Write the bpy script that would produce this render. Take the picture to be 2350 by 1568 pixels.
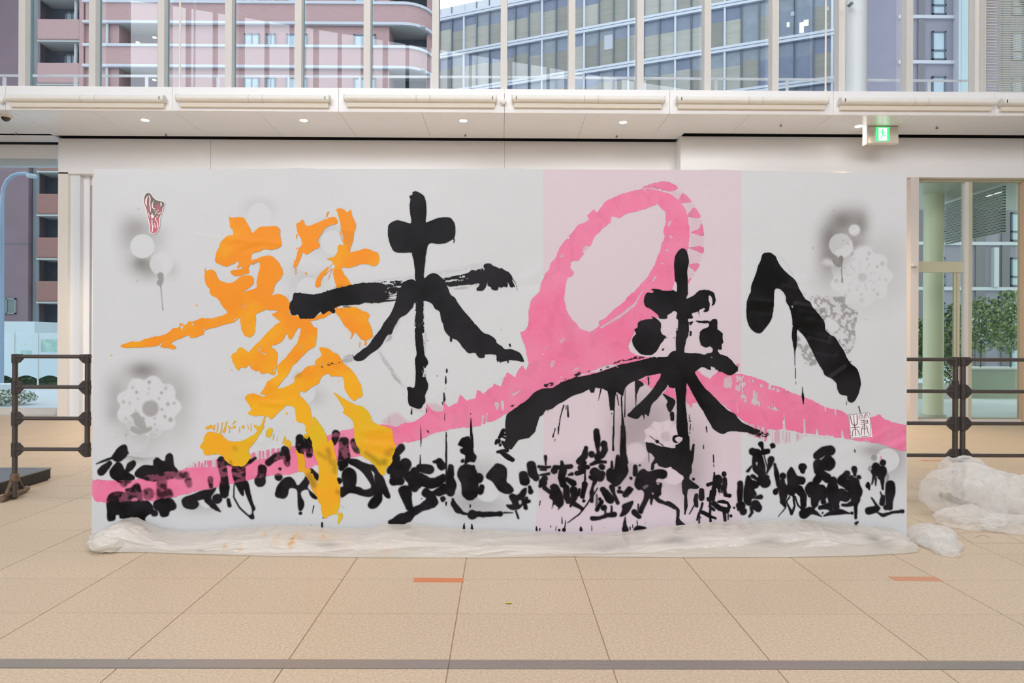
import bpy, bmesh, math, random
import numpy as np
from mathutils import Matrix, Vector, noise as mnoise
C = bpy.context.scene.collection
for o in list(bpy.data.objects): bpy.data.objects.remove(o)
# ------------------------------------------------------------------ camera
F = 1500.0; H = 1.3; CX = 1160.0; CY = 786.0; TH = 0.0053; RO = 0.0043
fw = Vector((math.sin(TH), math.cos(TH), 0)); rt = Vector((math.cos(TH), -math.sin(TH), 0)); up = Vector((0, 0, 1))
R2 = rt*math.cos(RO) + up*math.sin(RO); U2 = up*math.cos(RO) - rt*math.sin(RO)
cam = bpy.data.cameras.new('camera'); cam.sensor_width = 36; cam.sensor_fit = 'HORIZONTAL'
cam.lens = F/2350*36; cam.shift_x = (1175-CX)/2350; cam.shift_y = (CY-784)/2350; cam.clip_end = 500
co = bpy.data.objects.new('camera', cam); C.objects.link(co)
M = Matrix.Identity(4)
for i in range(3):
    M[i][0] = R2[i]; M[i][1] = U2[i]; M[i][2] = -fw[i]
M[2][3] = H
co.matrix_world = M
bpy.context.scene.camera = co
# ------------------------------------------------------------------ world, lights, exposure
sc = bpy.context.scene
sc.view_settings.view_transform = 'Standard'; sc.view_settings.look = 'None'
sc.view_settings.gamma = 1.0; sc.view_settings.exposure = 0.05
sc.view_settings.use_curve_mapping = False
sc.cycles.transparent_max_bounces = 24; sc.cycles.max_bounces = 8
sc.cycles.sample_clamp_indirect = 6
w = bpy.data.worlds.new('world'); sc.world = w; w.use_nodes = True
wn = w.node_tree.nodes; wl = w.node_tree.links
wbg = wn['Background']
wtc = wn.new('ShaderNodeTexCoord'); wno = wn.new('ShaderNodeTexNoise'); wno.inputs['Scale'].default_value = 2.2
wno.inputs['Detail'].default_value = 4
wra = wn.new('ShaderNodeValToRGB')
wra.color_ramp.elements[0].position = .3; wra.color_ramp.elements[0].color = (.80, .89, 1.0, 1)
wra.color_ramp.elements[1].position = .7; wra.color_ramp.elements[1].color = (.91, .95, 1.0, 1)
wl.new(wtc.outputs['Generated'], wno.inputs['Vector']); wl.new(wno.outputs['Fac'], wra.inputs['Fac']); wl.new(wra.outputs['Color'], wbg.inputs['Color'])
wbg.inputs['Strength'].default_value = 1.9

def area(name, loc, target, sx, sy, power, col):
    l = bpy.data.lights.new(name, 'AREA'); l.shape = 'RECTANGLE'; l.size = sx; l.size_y = sy; l.energy = power; l.color = col
    o = bpy.data.objects.new(name, l); C.objects.link(o); o.location = loc
    o.rotation_euler = (Vector(target)-Vector(loc)).to_track_quat('-Z', 'Y').to_euler(); o['kind'] = 'structure'
    return o
area('fill_light', (-6.0, -7.0, 9.0), (-3.0, 11.0, 4.2), 8, 4, 560, (1.0, .98, .98))  # added fill pair behind the camera, brightens mural and beams; no real fitting
area('fill_light', (6.0, -7.0, 9.0), (3.0, 11.0, 4.2), 8, 4, 560, (1.0, .98, .98))
area('fill_light', (0.0, 4.6, 11.6), (0.0, 4.4, 0.0), 15, 3.6, 560, (1.0, .97, .94))  # added overhead fill for the floor, an invented source
area('fill_light', (0.0, 0.6, 8.0), (0.0, 2.6, 0.0), 3.5, 1.6, 60, (1.0, .72, .45))  # added warm fill that tints the front floor, no actual lamp

# ------------------------------------------------------------------ pixel helpers (place things at their real distance)
def ray(px, py):
    return fw*F + R2*(px-CX) + U2*(CY-py)
def P(px, py, Y):
    d = ray(px, py); t = Y/d.y
    return Vector((d.x*t, Y, H+d.z*t))
def Pn(px, py, Y):
    u = px-CX; v = CY-py
    dx = fw.x*F + R2.x*u + U2.x*v; dy = fw.y*F + R2.y*u + U2.y*v; dz = fw.z*F + R2.z*u + U2.z*v
    t = Y/dy
    return np.stack([dx*t, np.broadcast_to(Y, dx.shape)*1.0, H+dz*t], -1)
def Fl(px, py, z=0.0):
    d = ray(px, py); t = (z-H)/d.z
    return Vector((d.x*t, d.y*t, z))
def X(px, Y, py=500): return P(px, py, Y).x
def Z(py, Y, px=1160): return P(px, py, Y).z

# ------------------------------------------------------------------ numpy noise
def vnoise(x, y, seed=0):
    xi = np.floor(x).astype(np.int64); yi = np.floor(y).astype(np.int64); xf = x-xi; yf = y-yi
    def h(a, b):
        n = (a*374761393 + b*668265263 + seed*1442695041) & 0xffffffff
        n = ((n ^ (n >> 13))*1274126177) & 0xffffffff
        return ((n ^ (n >> 16)) & 0xffff)/65535.0
    u = xf*xf*(3-2*xf); v = yf*yf*(3-2*yf)
    return (h(xi, yi)*(1-u)+h(xi+1, yi)*u)*(1-v)+(h(xi, yi+1)*(1-u)+h(xi+1, yi+1)*u)*v
def fbm(x, y, seed=0, o=4):
    s = 0; a = .5; t = 0
    for i in range(o):
        s = s+a*vnoise(x*2**i, y*2**i, seed+i*7); t += a; a *= .5
    return s/t
def sstep(a, b, x):
    t = np.clip((x-a)/(b-a), 0, 1); return t*t*(3-2*t)

# ------------------------------------------------------------------ materials
def mat(name, col, rough=.5, spec=.5, nz=0, ns=8, bump=0, bs=40, metal=0, trans=0, emis=None, es=0, vec='geo', stretch=None, rnd=0, col2=None, alpha=1.0):
    m = bpy.data.materials.new(name); m.use_nodes = True; n = m.node_tree.nodes; l = m.node_tree.links; b = n['Principled BSDF']
    b.inputs['Roughness'].default_value = rough; b.inputs['Specular IOR Level'].default_value = spec; b.inputs['Metallic'].default_value = metal
    c4 = (*col, 1); b.inputs['Base Color'].default_value = c4
    geo = n.new('ShaderNodeNewGeometry'); src = geo.outputs['Position']
    if vec == 'obj':
        tc = n.new('ShaderNodeTexCoord'); src = tc.outputs['Object']
    if stretch:
        mp = n.new('ShaderNodeMapping'); mp.inputs['Scale'].default_value = stretch; l.new(src, mp.inputs['Vector']); src = mp.outputs['Vector']
    last = None
    t = n.new('ShaderNodeTexNoise'); t.inputs['Scale'].default_value = ns; t.inputs['Detail'].default_value = 5; l.new(src, t.inputs['Vector'])
    mx = n.new('ShaderNodeMix'); mx.data_type = 'RGBA'
    c2 = col2 if col2 else tuple(max(0, c*(1-nz)) for c in col)
    c1 = col if col2 else tuple(min(1, c*(1+nz*.6)) for c in col)
    mx.inputs[6].default_value = (*c1, 1); mx.inputs[7].default_value = (*c2, 1)
    mr = n.new('ShaderNodeMapRange'); mr.inputs['From Min'].default_value = .3; mr.inputs['From Max'].default_value = .7
    l.new(t.outputs['Fac'], mr.inputs['Value']); l.new(mr.outputs['Result'], mx.inputs[0]); last = mx.outputs[2]
    if rnd:
        oi = n.new('ShaderNodeObjectInfo'); hs = n.new('ShaderNodeHueSaturation')
        r2 = n.new('ShaderNodeMapRange'); r2.inputs['To Min'].default_value = 1-rnd; r2.inputs['To Max'].default_value = 1+rnd
        l.new(oi.outputs['Random'], r2.inputs['Value']); l.new(r2.outputs['Result'], hs.inputs['Value']); l.new(last, hs.inputs['Color']); last = hs.outputs['Color']
    l.new(last, b.inputs['Base Color'])
    if bump:
        t2 = n.new('ShaderNodeTexNoise'); t2.inputs['Scale'].default_value = bs; t2.inputs['Detail'].default_value = 4; l.new(src, t2.inputs['Vector'])
        bp = n.new('ShaderNodeBump'); bp.inputs['Strength'].default_value = bump; bp.inputs['Distance'].default_value = .01
        l.new(t2.outputs['Fac'], bp.inputs['Height']); l.new(bp.outputs['Normal'], b.inputs['Normal'])
    if emis:
        b.inputs['Emission Color'].default_value = (*emis, 1); b.inputs['Emission Strength'].default_value = es
    if trans: b.inputs['Transmission Weight'].default_value = trans
    b.inputs['Alpha'].default_value = alpha
    return m
def glass(name, tint, refl, rough=0.0, nb=0):
    m = bpy.data.materials.new(name); m.use_nodes = True; n = m.node_tree.nodes; l = m.node_tree.links; n.clear()
    out = n.new('ShaderNodeOutputMaterial'); mx = n.new('ShaderNodeMixShader'); tr = n.new('ShaderNodeBsdfTransparent'); gl = n.new('ShaderNodeBsdfGlossy')
    tr.inputs['Color'].default_value = (*tint, 1); gl.inputs['Roughness'].default_value = rough; gl.inputs['Color'].default_value = (1, 1, 1, 1)
    fr = n.new('ShaderNodeFresnel'); fr.inputs['IOR'].default_value = 1.45
    ad = n.new('ShaderNodeMath'); ad.operation = 'ADD'; ad.use_clamp = True; ad.inputs[1].default_value = refl
    l.new(fr.outputs[0], ad.inputs[0]); l.new(ad.outputs[0], mx.inputs[0]); l.new(tr.outputs[0], mx.inputs[1]); l.new(gl.outputs[0], mx.inputs[2])
    if nb:
        t = n.new('ShaderNodeTexNoise'); t.inputs['Scale'].default_value = .8; g = n.new('ShaderNodeNewGeometry'); bp = n.new('ShaderNodeBump')
        bp.inputs['Strength'].default_value = nb; l.new(g.outputs['Position'], t.inputs['Vector']); l.new(t.outputs['Fac'], bp.inputs['Height']); l.new(bp.outputs['Normal'], gl.inputs['Normal'])
    l.new(mx.outputs[0], out.inputs['Surface'])
    return m
def lin(*c): return tuple((v/255/12.92 if v/255 <= .04045 else ((v/255+.055)/1.055)**2.4) for v in c)

# ------------------------------------------------------------------ mesh helpers
class MB:
    def __init__(s): s.v = []; s.f = []
    def add(s, vs, fs):
        k = len(s.v); s.v += [tuple(v) for v in vs]; s.f += [tuple(i+k for i in f) for f in fs]; return s
    def box(s, x0, x1, y0, y1, z0, z1):
        return s.add([(x0,y0,z0),(x1,y0,z0),(x1,y1,z0),(x0,y1,z0),(x0,y0,z1),(x1,y0,z1),(x1,y1,z1),(x0,y1,z1)],
                     [(0,3,2,1),(4,5,6,7),(0,1,5,4),(1,2,6,5),(2,3,7,6),(3,0,4,7)])
    def prism(s, pts, d):   # extrude planar polygon pts by vector d
        n = len(pts); d = Vector(d); a = [Vector(p) for p in pts]; b = [p+d for p in a]
        return s.add(a+b, [tuple(range(n))[::-1], tuple(range(n, 2*n))]+[(i, (i+1) % n, n+(i+1) % n, n+i) for i in range(n)])
    def tube(s, pts, r, n=10, cap=True):
        pts = [Vector(p) for p in pts]; rs = r if isinstance(r, (list, tuple)) else [r]*len(pts)
        rings = []; ref = None
        for i, p in enumerate(pts):
            d = (pts[min(i+1, len(pts)-1)]-pts[max(i-1, 0)]).normalized()
            if ref is None:
                ref = Vector((0, 0, 1)) if abs(d.z) < .9 else Vector((1, 0, 0))
            a = (ref-d*ref.dot(d)).normalized(); b = d.cross(a); ref = a
            rings.append([p+(a*math.cos(2*math.pi*k/n)+b*math.sin(2*math.pi*k/n))*rs[i] for k in range(n)])
        vs = [v for q in rings for v in q]; fs = []
        for i in range(len(pts)-1):
            for k in range(n): fs.append((i*n+k, i*n+(k+1) % n, (i+1)*n+(k+1) % n, (i+1)*n+k))
        if cap: fs += [tuple(range(n))[::-1], tuple((len(pts)-1)*n+k for k in range(n))]
        return s.add(vs, fs)
    def lathe(s, c, prof, n=24, axis='z'):
        vs = []; fs = []
        for (r, h) in prof:
            for k in range(n):
                a = 2*math.pi*k/n
                if axis == 'z': vs.append((c[0]+r*math.cos(a), c[1]+r*math.sin(a), c[2]+h))
                elif axis == 'y': vs.append((c[0]+r*math.cos(a), c[1]+h, c[2]+r*math.sin(a)))
                else: vs.append((c[0]+h, c[1]+r*math.cos(a), c[2]+r*math.sin(a)))
        for i in range(len(prof)-1):
            for k in range(n): fs.append((i*n+k, i*n+(k+1) % n, (i+1)*n+(k+1) % n, (i+1)*n+k))
        fs += [tuple(range(n)), tuple((len(prof)-1)*n+k for k in range(n))]
        return s.add(vs, fs)
    def mesh(s, name, m, smooth=False, bevel=0):
        me = bpy.data.meshes.new(name); me.from_pydata(s.v, [], s.f)
        b = bmesh.new(); b.from_mesh(me); bmesh.ops.recalc_face_normals(b, faces=b.faces)
        if bevel: bmesh.ops.bevel(b, geom=b.edges[:], offset=bevel, segments=2, affect='EDGES', profile=.6)
        b.to_mesh(me); b.free()
        if m: me.materials.append(m)
        if smooth:
            me.polygons.foreach_set('use_smooth', [True]*len(me.polygons))
            try: me.set_sharp_from_angle(angle=math.radians(40))
            except Exception: pass
        me.update(); return me
    def obj(s, name, m, parent=None, smooth=False, bevel=0, kind=None, label=None, origin=None):
        if origin is not None:
            ox, oy, oz = origin; s.v = [(a-ox, b-oy, c-oz) for a, b, c in s.v]
        o = bpy.data.objects.new(name, s.mesh(name, m, smooth, bevel)); C.objects.link(o)
        if origin is not None: o.location = origin
        if parent: o.parent = parent
        if kind: o['kind'] = kind
        if label: o['label'] = label
        return o
def link(name, me, parent=None, loc=None, kind=None):
    o = bpy.data.objects.new(name, me); C.objects.link(o)
    if parent: o.parent = parent
    if loc: o.location = loc
    if kind: o['kind'] = kind
    return o
def thing(name, label, cat, group=None, loc=(0, 0, 0)):
    o = bpy.data.objects.new(name, None); C.objects.link(o); o.location = loc; o['label'] = label; o['category'] = cat; o.empty_display_size = .1
    if group: o['group'] = group
    return o
def tag(o, label, cat, group=None):
    o['label'] = label; o['category'] = cat
    if group: o['group'] = group
    return o
def struct(name, mb, m, parent=None, **k):
    o = mb.obj(name, m, parent, **k)
    if not parent: o['kind'] = 'structure'
    return o
def structroot(name):
    o = bpy.data.objects.new(name, None); C.objects.link(o); o['kind'] = 'structure'; return o
def join(root):
    return root
# ================================================================== SETTING
YF = 9.66; YG = 9.98
SOF = H+528*YF/1500; FTOP = H+577*YF/1500
m_white = mat('painted panel cream white', lin(246, 246, 247), .32, .5, nz=.02, ns=.8)
m_soffit = mat('glossy cream soffit', lin(236, 242, 250), .18, .5, nz=.02, ns=.6)
m_beam = mat('glossy cream beam', lin(248, 248, 250), .22, .5, nz=.02, ns=.6)
m_mull = mat('white mullion', lin(218, 216, 212), .4, .4, nz=.02)
m_roller = mat('ivory screen housing', lin(238, 236, 230), .4, .4, nz=.02)
m_dark = mat('dark gap', lin(35, 32, 28), .8, .2)
m_tile = mat('beige granite', lin(220, 202, 178), .42, .35, nz=.30, ns=85, bump=.02, bs=220, rnd=.02, col2=lin(192, 173, 149))
m_joint = mat('brown joint', lin(172, 150, 128), .8, .2)
m_strip = mat('brushed metal channel', lin(165, 158, 152), .35, .5, nz=.08, ns=30, metal=.4, stretch=(1, 30, 1))
m_concr = mat('pale concrete', lin(205, 202, 198), .8, .2, nz=.05, ns=3)
m_pane = glass('clear facade glass', (.955, .975, .99), .04)
m_pane_lo = glass('clear ground floor glass', (.93, .97, .97), .0)
m_green = glass('greenish door glass', (.885, .94, .88), .03)
m_lamp = mat('lamp glow', (1, 1, 1), emis=(1, .93, .8), es=9)

# ---- floor: granite tiles laid as separate pieces
TW = .656; TD = .4545; X0 = -.209; Y0 = 2.63
floor = structroot('floor')
base = MB().box(-16, 16, -16, 11.6, -.06, -.004).obj('bed', m_joint, floor)
tme = MB().box(.0025, TW-.0025, .0018, TD-.0018, -.02, 0).mesh('tile', m_tile)
far = MB(); cnt = 0; cells = []
for j in range(-3, 20):
    for i in range(-26, 26):
        x = X0+i*TW; y = Y0+j*TD+(0.045 if j >= 0 else -.03)
        if y+TD > 11.55 or y < 1.4: continue
        vis = abs(x+TW/2) < (y+TD)*.80+.5 and y > 1.9
        hid = False
        cells.append((y if vis and not hid else 99, x, y))
cells.sort()
for k, (q, x, y) in enumerate(cells):
    if k < 280 and q < 50: link('tile', tme, floor, (x, y, 0))
    else: far.box(x+.0025, x+TW-.0025, y+.0018, y+TD-.0018, -.02, 0)
for i in range(-26, 26):
    for j in range(1, 30):
        x = X0+i*TW; y = 1.4-j*TD
        if j < 14 and abs(x) < 8: far.box(x+.0025, x+TW-.0025, y+.0018, y+TD-.0018, -.02, 0)
fo = far.obj('far_tiles', m_tile, floor); fo['kind'] = 'stuff'
ch = MB(); ch.box(-9, 1.3*(1033-1152)/743-.002, Y0-.028, Y0+.04, -.004, .0035); ch.obj('channel_cover', m_strip, floor)
ch = MB(); ch.box(1.3*(1033-1152)/743+.002, 9, Y0-.028, Y0+.04, -.004, .0015)
for q in (-.012, .006, .024): ch.box(1.3*(1033-1152)/743+.002, 9, Y0+q-.002, Y0+q+.002, .0015, .003)
ch.obj('channel_cover', m_strip, floor)
gr = MB().box(-70, 70, 11.6, 90, -.3, -.03); go = gr.obj('ground', mat('pale outdoor paving', lin(196, 205, 212), .7, .3, nz=.06, ns=1.2)); go['kind'] = 'structure'
gb = MB().box(-70, 70, -60, -16, -.3, -.03).obj('ground', m_concr); gb['kind'] = 'structure'

# ---- soffit panels (ceiling) with thin joints
ceil = structroot('ceiling')
jx = [1155+190*k for k in range(-9, 9)]
def jX(p): return (p-1152)*YF/1500
for a, b in zip(jx[:-1], jx[1:]):
    MB().box(jX(a)+.0022, jX(b)-.0022, YF+.03, 10.88 if b < 1540 else 10.57, SOF, SOF+.03).obj('soffit_panel', m_soffit, ceil)
MB().box(jX(1535), 2.93, 10.57, 10.88, SOF, SOF+.03).obj('soffit_panel', m_soffit, ceil)
MB().box(-13.9, 13, YF+.05, 11.9, SOF+.034, FTOP-.03).obj('slab', m_dark, ceil)  # slab coloured near black to paint the shaded void behind the soffit gap
MB().box(-13.9, X(133, 11.0), 10.8, 11.25, SOF, SOF+.03).obj('soffit_panel', m_soffit, ceil)
# ---- fascia
fas = structroot('trim_1')
fj = [-365, 15, 395, 775, 1155, 1535, 1912, 2285, 2665]
for a, b in zip(fj[:-1], fj[1:]):
    f = MB(); f.box(jX(a)+.0025, jX(b)-.0025, YF, YF+.04, SOF-.005, FTOP); f.box(jX(a)+.0025, jX(b)-.0025, YF-.0, YF+.30, FTOP, FTOP+.03)
    f.obj('fascia_panel', m_white, fas)
MB().box(-13.9, 13, YF+.3, 10.6, FTOP-.03, FTOP-.005).obj('fascia_backing', m_white, fas)
# ---- beams over the ground floor
wb = structroot('wall_back')
MB().box(X(133, 11), X(1555, 11), 11.0, 11.3, 4.10, SOF-.012).obj('beam', m_beam, wb)
MB().box(X(1562, 10.69, 320), 13, 10.69, 11.0, 4.04, SOF-.012).obj('beam', m_beam, wb)
MB().box(-13.9, X(133, 11.3), 11.33, 11.6, 4.44, SOF-.02).obj('beam', m_beam, wb)
for p in (483, 1157): MB().box(X(p, 11)-.002, X(p, 11)+.002, 10.9985, 11.001, 4.10, SOF-.02).obj('joint_line', m_joint, wb)
MB().box(X(218, 11.2), X(2078, 11.2), 11.12, 11.35, 0, 4.12).obj('wall_panel', m_white, wb)
m_colw = mat('cool white column', lin(232, 238, 244), .4)
MB().box(X(133, 11), X(156, 11), 11.0, 11.45, 0, 4.12).obj('column', mat('peach white column', lin(240, 234, 226), .4), wb)
MB().box(X(156, 11), X(178, 11), 11.06, 11.45, 0, 4.10).obj('column', m_colw, wb)
MB().box(X(178, 11), X(192, 11), 11.16, 11.45, 0, 4.10).obj('column', m_beam, wb)
MB().box(X(192, 11), X(219, 11), 11.3, 11.34, .15, 3.95).obj('pale_panel', mat('pale blue white panel', lin(236, 244, 250), .3), wb)
MB().box(X(192, 11), X(219, 11), 11.2, 11.38, 3.95, 4.1).obj('head_frame', m_beam, wb)
# ---- left ground-floor window
w2 = structroot('window_2')
MB().box(-13.9, X(133, 11.4), 11.36, 11.5, Z(955, 11.4), Z(941, 11.4)).obj('window_sill', m_mull, w2)
MB().box(-13.9, X(133, 11.4), 11.36, 11.5, 4.33, 4.44).obj('window_frame', mat('pale blue frame', lin(190, 206, 212), .3), w2)
MB().box(-13.9, X(133, 11.4), 11.42, 11.426, Z(941, 11.4), 4.33).obj('pane', m_pane_lo, w2)
MB().box(-13.9, X(133, 11.4), 11.30, 11.6, -.02, Z(955, 11.4)).obj('sill_step', m_concr, w2)
# ---- right glass doors
d1 = structroot('door_1'); YD = 10.85
m_post = mat('cream door frame', lin(222, 214, 208), .35, .4)
m_ol = mat('olive cream frame', lin(196, 194, 168), .4, .4)
def dbox(a, b, y0, y1, ya=YD-.03, yb=YD+.05, m=m_post, n='door_frame'):
    return MB().box(X(a, YD, y0), X(b, YD, y0), ya, yb, Z(y1, YD, a), Z(y0, YD, a)).obj(n, m, d1)
MB().box(X(2082, 10.8), X(2100, 10.8), 10.70, 10.95, 0, 4.05).obj('door_post', m_post, d1)
dbox(2212, 2221, 402, 969, m=m_mull); dbox(2221, 2229, 402, 962, m=m_ol)
dbox(2100, 2212, 600, 625, ya=YD+.01, m=m_ol, n='transom'); dbox(2191, 2197, 625, 966, ya=YD+.02, m=m_ol); dbox(2198, 2204, 625, 966, ya=YD+.01, m=m_ol)
MB().box(X(2342, YD), X(2360, YD), YD-.06, YD+.06, 0, 4.05).obj('door_post', mat('tan door post', lin(205, 178, 150), .4), d1)
MB().box(X(2100, YD), 12, YD-.03, YD+.05, -.01, Z(962, YD, 2100)-.0).obj('threshold', m_post, d1)
MB().box(X(2100, YD), 12, YD-.04, YD+.05, 4.0, 4.05).obj('head_frame', m_ol, d1)
MB().box(X(2082, 10.8), X(2092, 10.8), 10.62, 10.70, Z(612, 10.7, 2085), Z(603, 10.7, 2085)).obj('bracket', m_mull, d1)
for a, b, c, d in ((2100, 2212, 402, 600), (2100, 2192, 625, 962), (2204, 2212, 625, 962), (2229, 2342, 402, 962), (2360, 2900, 402, 962)):
    MB().box(X(a, YD), X(b, YD), YD+.018, YD+.024, max(.02, Z(d, YD, a)), min(4.0, Z(c, YD, a))).obj('pane', m_green, d1)
pc = structroot('ceiling_porch'); pc.name = 'ceiling'
MB().box(X(2090, 10.9), 14, 11.0, 13.3, 4.05, 4.3).obj('porch_soffit', mat('porch soffit', lin(205, 205, 190), .25, .5), pc)
# ---- upper glazing
w1 = structroot('window_1')
mp = [(-118, 0), (50, 0), (211.5, 0), (369, 0), (524, 0), (684, 0), (842, 0), (999, 0), (1156.5, 0), (1312.5, 0), (1470, 0), (1624.5, 0), (1780, 0), (1933, 0), (2088, 0), (2245, 0), (2400, 0)]
mX = [X(p, 9.85, 100) for p, _ in mp]
for x in mX: MB().box(x-.05, x+.05, 9.85, 10.0, FTOP+.03, 13.9).obj('mullion', m_mull, w1)
teal = mat('teal gasket', lin(120, 160, 165), .3)
for a, b in zip(mX[:-1], mX[1:]):
    MB().box(a+.05, b-.05, YG-.003, YG+.003, FTOP+.03, 13.9).obj('pane', m_pane, w1)
    MB().box(a+.05, a+.056, YG-.02, YG+.02, FTOP+.03, 13.9).obj('gasket', teal, w1)
MB().box(-13.9, 13, 9.84, 10.02, FTOP+.03, FTOP+.05).obj('bottom_rail', m_mull, w1)
# ---- atrium shell seen only in reflections
m_roof = mat('atrium roof', lin(105, 105, 108), .8, .2)
MB().prism([(-14, 10.02, 14), (13, 10.02, 14), (13, -14, 14), (5.6, -11.5, 14), (-12.9, -4.74, 14), (-14, -4.5, 14)], (0, 0, .3)).obj('roof', m_roof, kind='structure')
MB().box(-14.2, -13.95, -4.6, 11.6, 0, 14).obj('wall_left', m_roof, kind='structure')
MB().box(13, 13.2, -14, 11.6, 0, 14).obj('wall_right', m_roof, kind='structure')
MB().box(5.6, 13.2, -14.2, -14, 0, 14).obj('wall_front', m_roof, kind='structure')
w3 = structroot('window_3'); m_col = mat('dark facade post', lin(95, 85, 88), .6)
A = Vector((-12.9, -4.74, 0)); B = Vector((5.6, -11.5, 0)); n_ = 22
for k in range(n_):
    p = A.lerp(B, k/(n_-1)); s = .07 if k % 3 else .10
    MB().box(p.x-s, p.x+s, p.y-.08, p.y+.08, 0, 14).obj('post', m_col, w3)
for z in (9.0,): MB().prism([(A.x, A.y-.05, z), (B.x, B.y-.05, z), (B.x, B.y+.05, z), (A.x, A.y+.05, z)], (0, 0, .12)).obj('rail', m_col, w3)

# ---- railing behind the upper glazing
m_rail = mat('bright white railing', lin(252, 252, 252), .5)
rl = thing('railing', 'thin white railing running behind the upper glazing above the cream ledge', 'railing')
YR = 10.30
MB().tube([P(p, 173.5+(3.5*(p/1155) if p < 1155 else 3.5+10*(p-1155)/1195), YR) for p in range(-150, 2500, 150)],   .021, 8).obj('top_rail', m_rail, rl)
pm = MB().box(-.018, .018, -.018, .018, 0, 1).mesh('railing_post', m_rail)
for k in range(15):
    px = 10+163.3*k; z1 = Z(176+(8 if px > 1400 else 0), YR, px); o = link('post', pm, rl, (X(px, YR, 190), YR, FTOP-.005)); o.scale = (1, 1, z1-FTOP)
MB().box(-8.6, 9, 10.25, 10.36, FTOP-.03, FTOP-.003).obj('base_rail', m_mull, rl)

# ---- screen housings on the fascia
segs = [(15, 378), (405, 757), (790, 1140), (1175, 1525), (1553, 1900), (1927, 2285), (2297, 2660)]
m_shadow = mat('tan housing shadow', lin(238, 231, 218), .5)  # tan tone of the painted shade under each roller
labs = ['leftmost ivory roller screen housing on the ledge, beside the dome camera', 'ivory roller screen housing on the ledge, second from the left', 'ivory roller screen housing on the ledge left of the round knob', 'ivory roller screen housing on the ledge right of the round knob',
        'ivory roller screen housing on the ledge left of the exit sign', 'ivory roller screen housing on the ledge above the green exit sign', 'ivory roller screen housing cut off by the right picture edge']
for (a, b), lb in zip(segs, labs):
    t = thing('roller_screen', lb, 'screen housing', 'roller screen housings along the ledge')
    mid = (a+b)/2; yy = 226+(0 if mid < 1155 else 9*(mid-1155)/1195)
    zc = Z(yy, 9.58, mid); x0 = X(a, 9.58, 226); x1 = X(b, 9.58, 226)
    MB().lathe((x0, 9.585, zc), [(.05, .0), (.05, x1-x0)], 20, 'x').obj('tube', m_roller, t, smooth=True)
    MB().box(x0+.03, x1-.03, 9.605, YF-.001, zc-.115, zc-.03).obj('shadow_strip', m_shadow, t, bevel=.004)  # tan strip stands in for the roller's shadow on the fascia
    for s in (x0-.004, x1-.012): MB().lathe((s, 9.585, zc), [(.045, 0), (.055, .003), (.055, .013), (.045, .016)], 20, 'x').obj('end_cap', m_mull, t, smooth=True)
    for s in (.47, .56):
        c = x0+(x1-x0)*s; MB().lathe((c, 9.585, zc), [(.05, 0), (.0528, .002), (.0528, .014), (.05, .016)], 20, 'x').obj('clip_ring', m_mull, t, smooth=True)
    e = x1-.06 if mid < 1155 else x0+.06
    MB().box(e-.004, e+.004, 9.530, 9.537, zc-.022, zc+.022).obj('slot', m_dark, t)
# ---- recessed downlights
m_ring = mat('downlight ring', lin(235, 225, 210), .3)
dl = [(333, 277, 'recessed downlight in the soffit, leftmost of the four in a row'), (697, 277, 'recessed downlight in the soffit, second from the left'), (1063, 277, 'recessed downlight in the soffit, third from the left'),
      (1430, 280, 'recessed downlight in the soffit, nearest the step in the beam'), (1971, 288, 'recessed downlight beside the green exit sign')]
for px, py, lb in dl:
    Y = (SOF-H)*1500/(786-py+(px-1152)*RO*1.0)
    c = P(px, py, Y); c.z = SOF
    t = thing('downlight', lb, 'ceiling light', 'recessed downlights in the soffit')
    MB().lathe((c.x, c.y, c.z-.004), [(.052, 0), (.068, .001), (.070, .004)], 28).obj('ring', m_ring, t, smooth=True)
    MB().lathe((c.x, c.y, c.z-.006), [(.001, 0), (.057, .0), (.057, .002)], 24).obj('lens', m_lamp, t)
    sp = bpy.data.lights.new('downlight_bulb', 'SPOT'); sp.energy = 260 if px < 1900 else 420; sp.spot_size = 1.55; sp.spot_blend = .5; sp.color = (1, .74, .46); sp.shadow_soft_size = .06
    so = bpy.data.objects.new('bulb', sp); C.objects.link(so); so.location = (c.x, c.y, c.z-.02); so.parent = t
for p2 in (-100, 2290):
    for yy in (11.0,):
        pass
for px, py, lb in ((37, 307, 'small sprinkler head in the soffit near the dome camera'), (381, 309, 'small sprinkler head in the soffit right of the leftmost downlight'), (1068, 309, 'small sprinkler head in the soffit below the third downlight'), (1415, 311, 'small sprinkler head in the soffit left of the beam step'), (1792, 285, 'small sprinkler head in the soffit left of the exit sign'), (2150, 290, 'small sprinkler head in the soffit right of the exit sign')):
    Y = (SOF-H)*1500/(786-py+(px-1152)*RO); c = P(px, py, Y)
    MB().lathe((c.x, c.y, SOF-.03), [(.006, 0), (.022, .004), (.022, .007), (.008, .01), (.008, .03)], 12).obj('sprinkler', mat('sprinkler metal', lin(120, 112, 100), .4, metal=.6)); o = bpy.context.scene.collection.objects[-1]
    tag(o, lb, 'sprinkler', 'sprinkler heads in the soffit')
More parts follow.
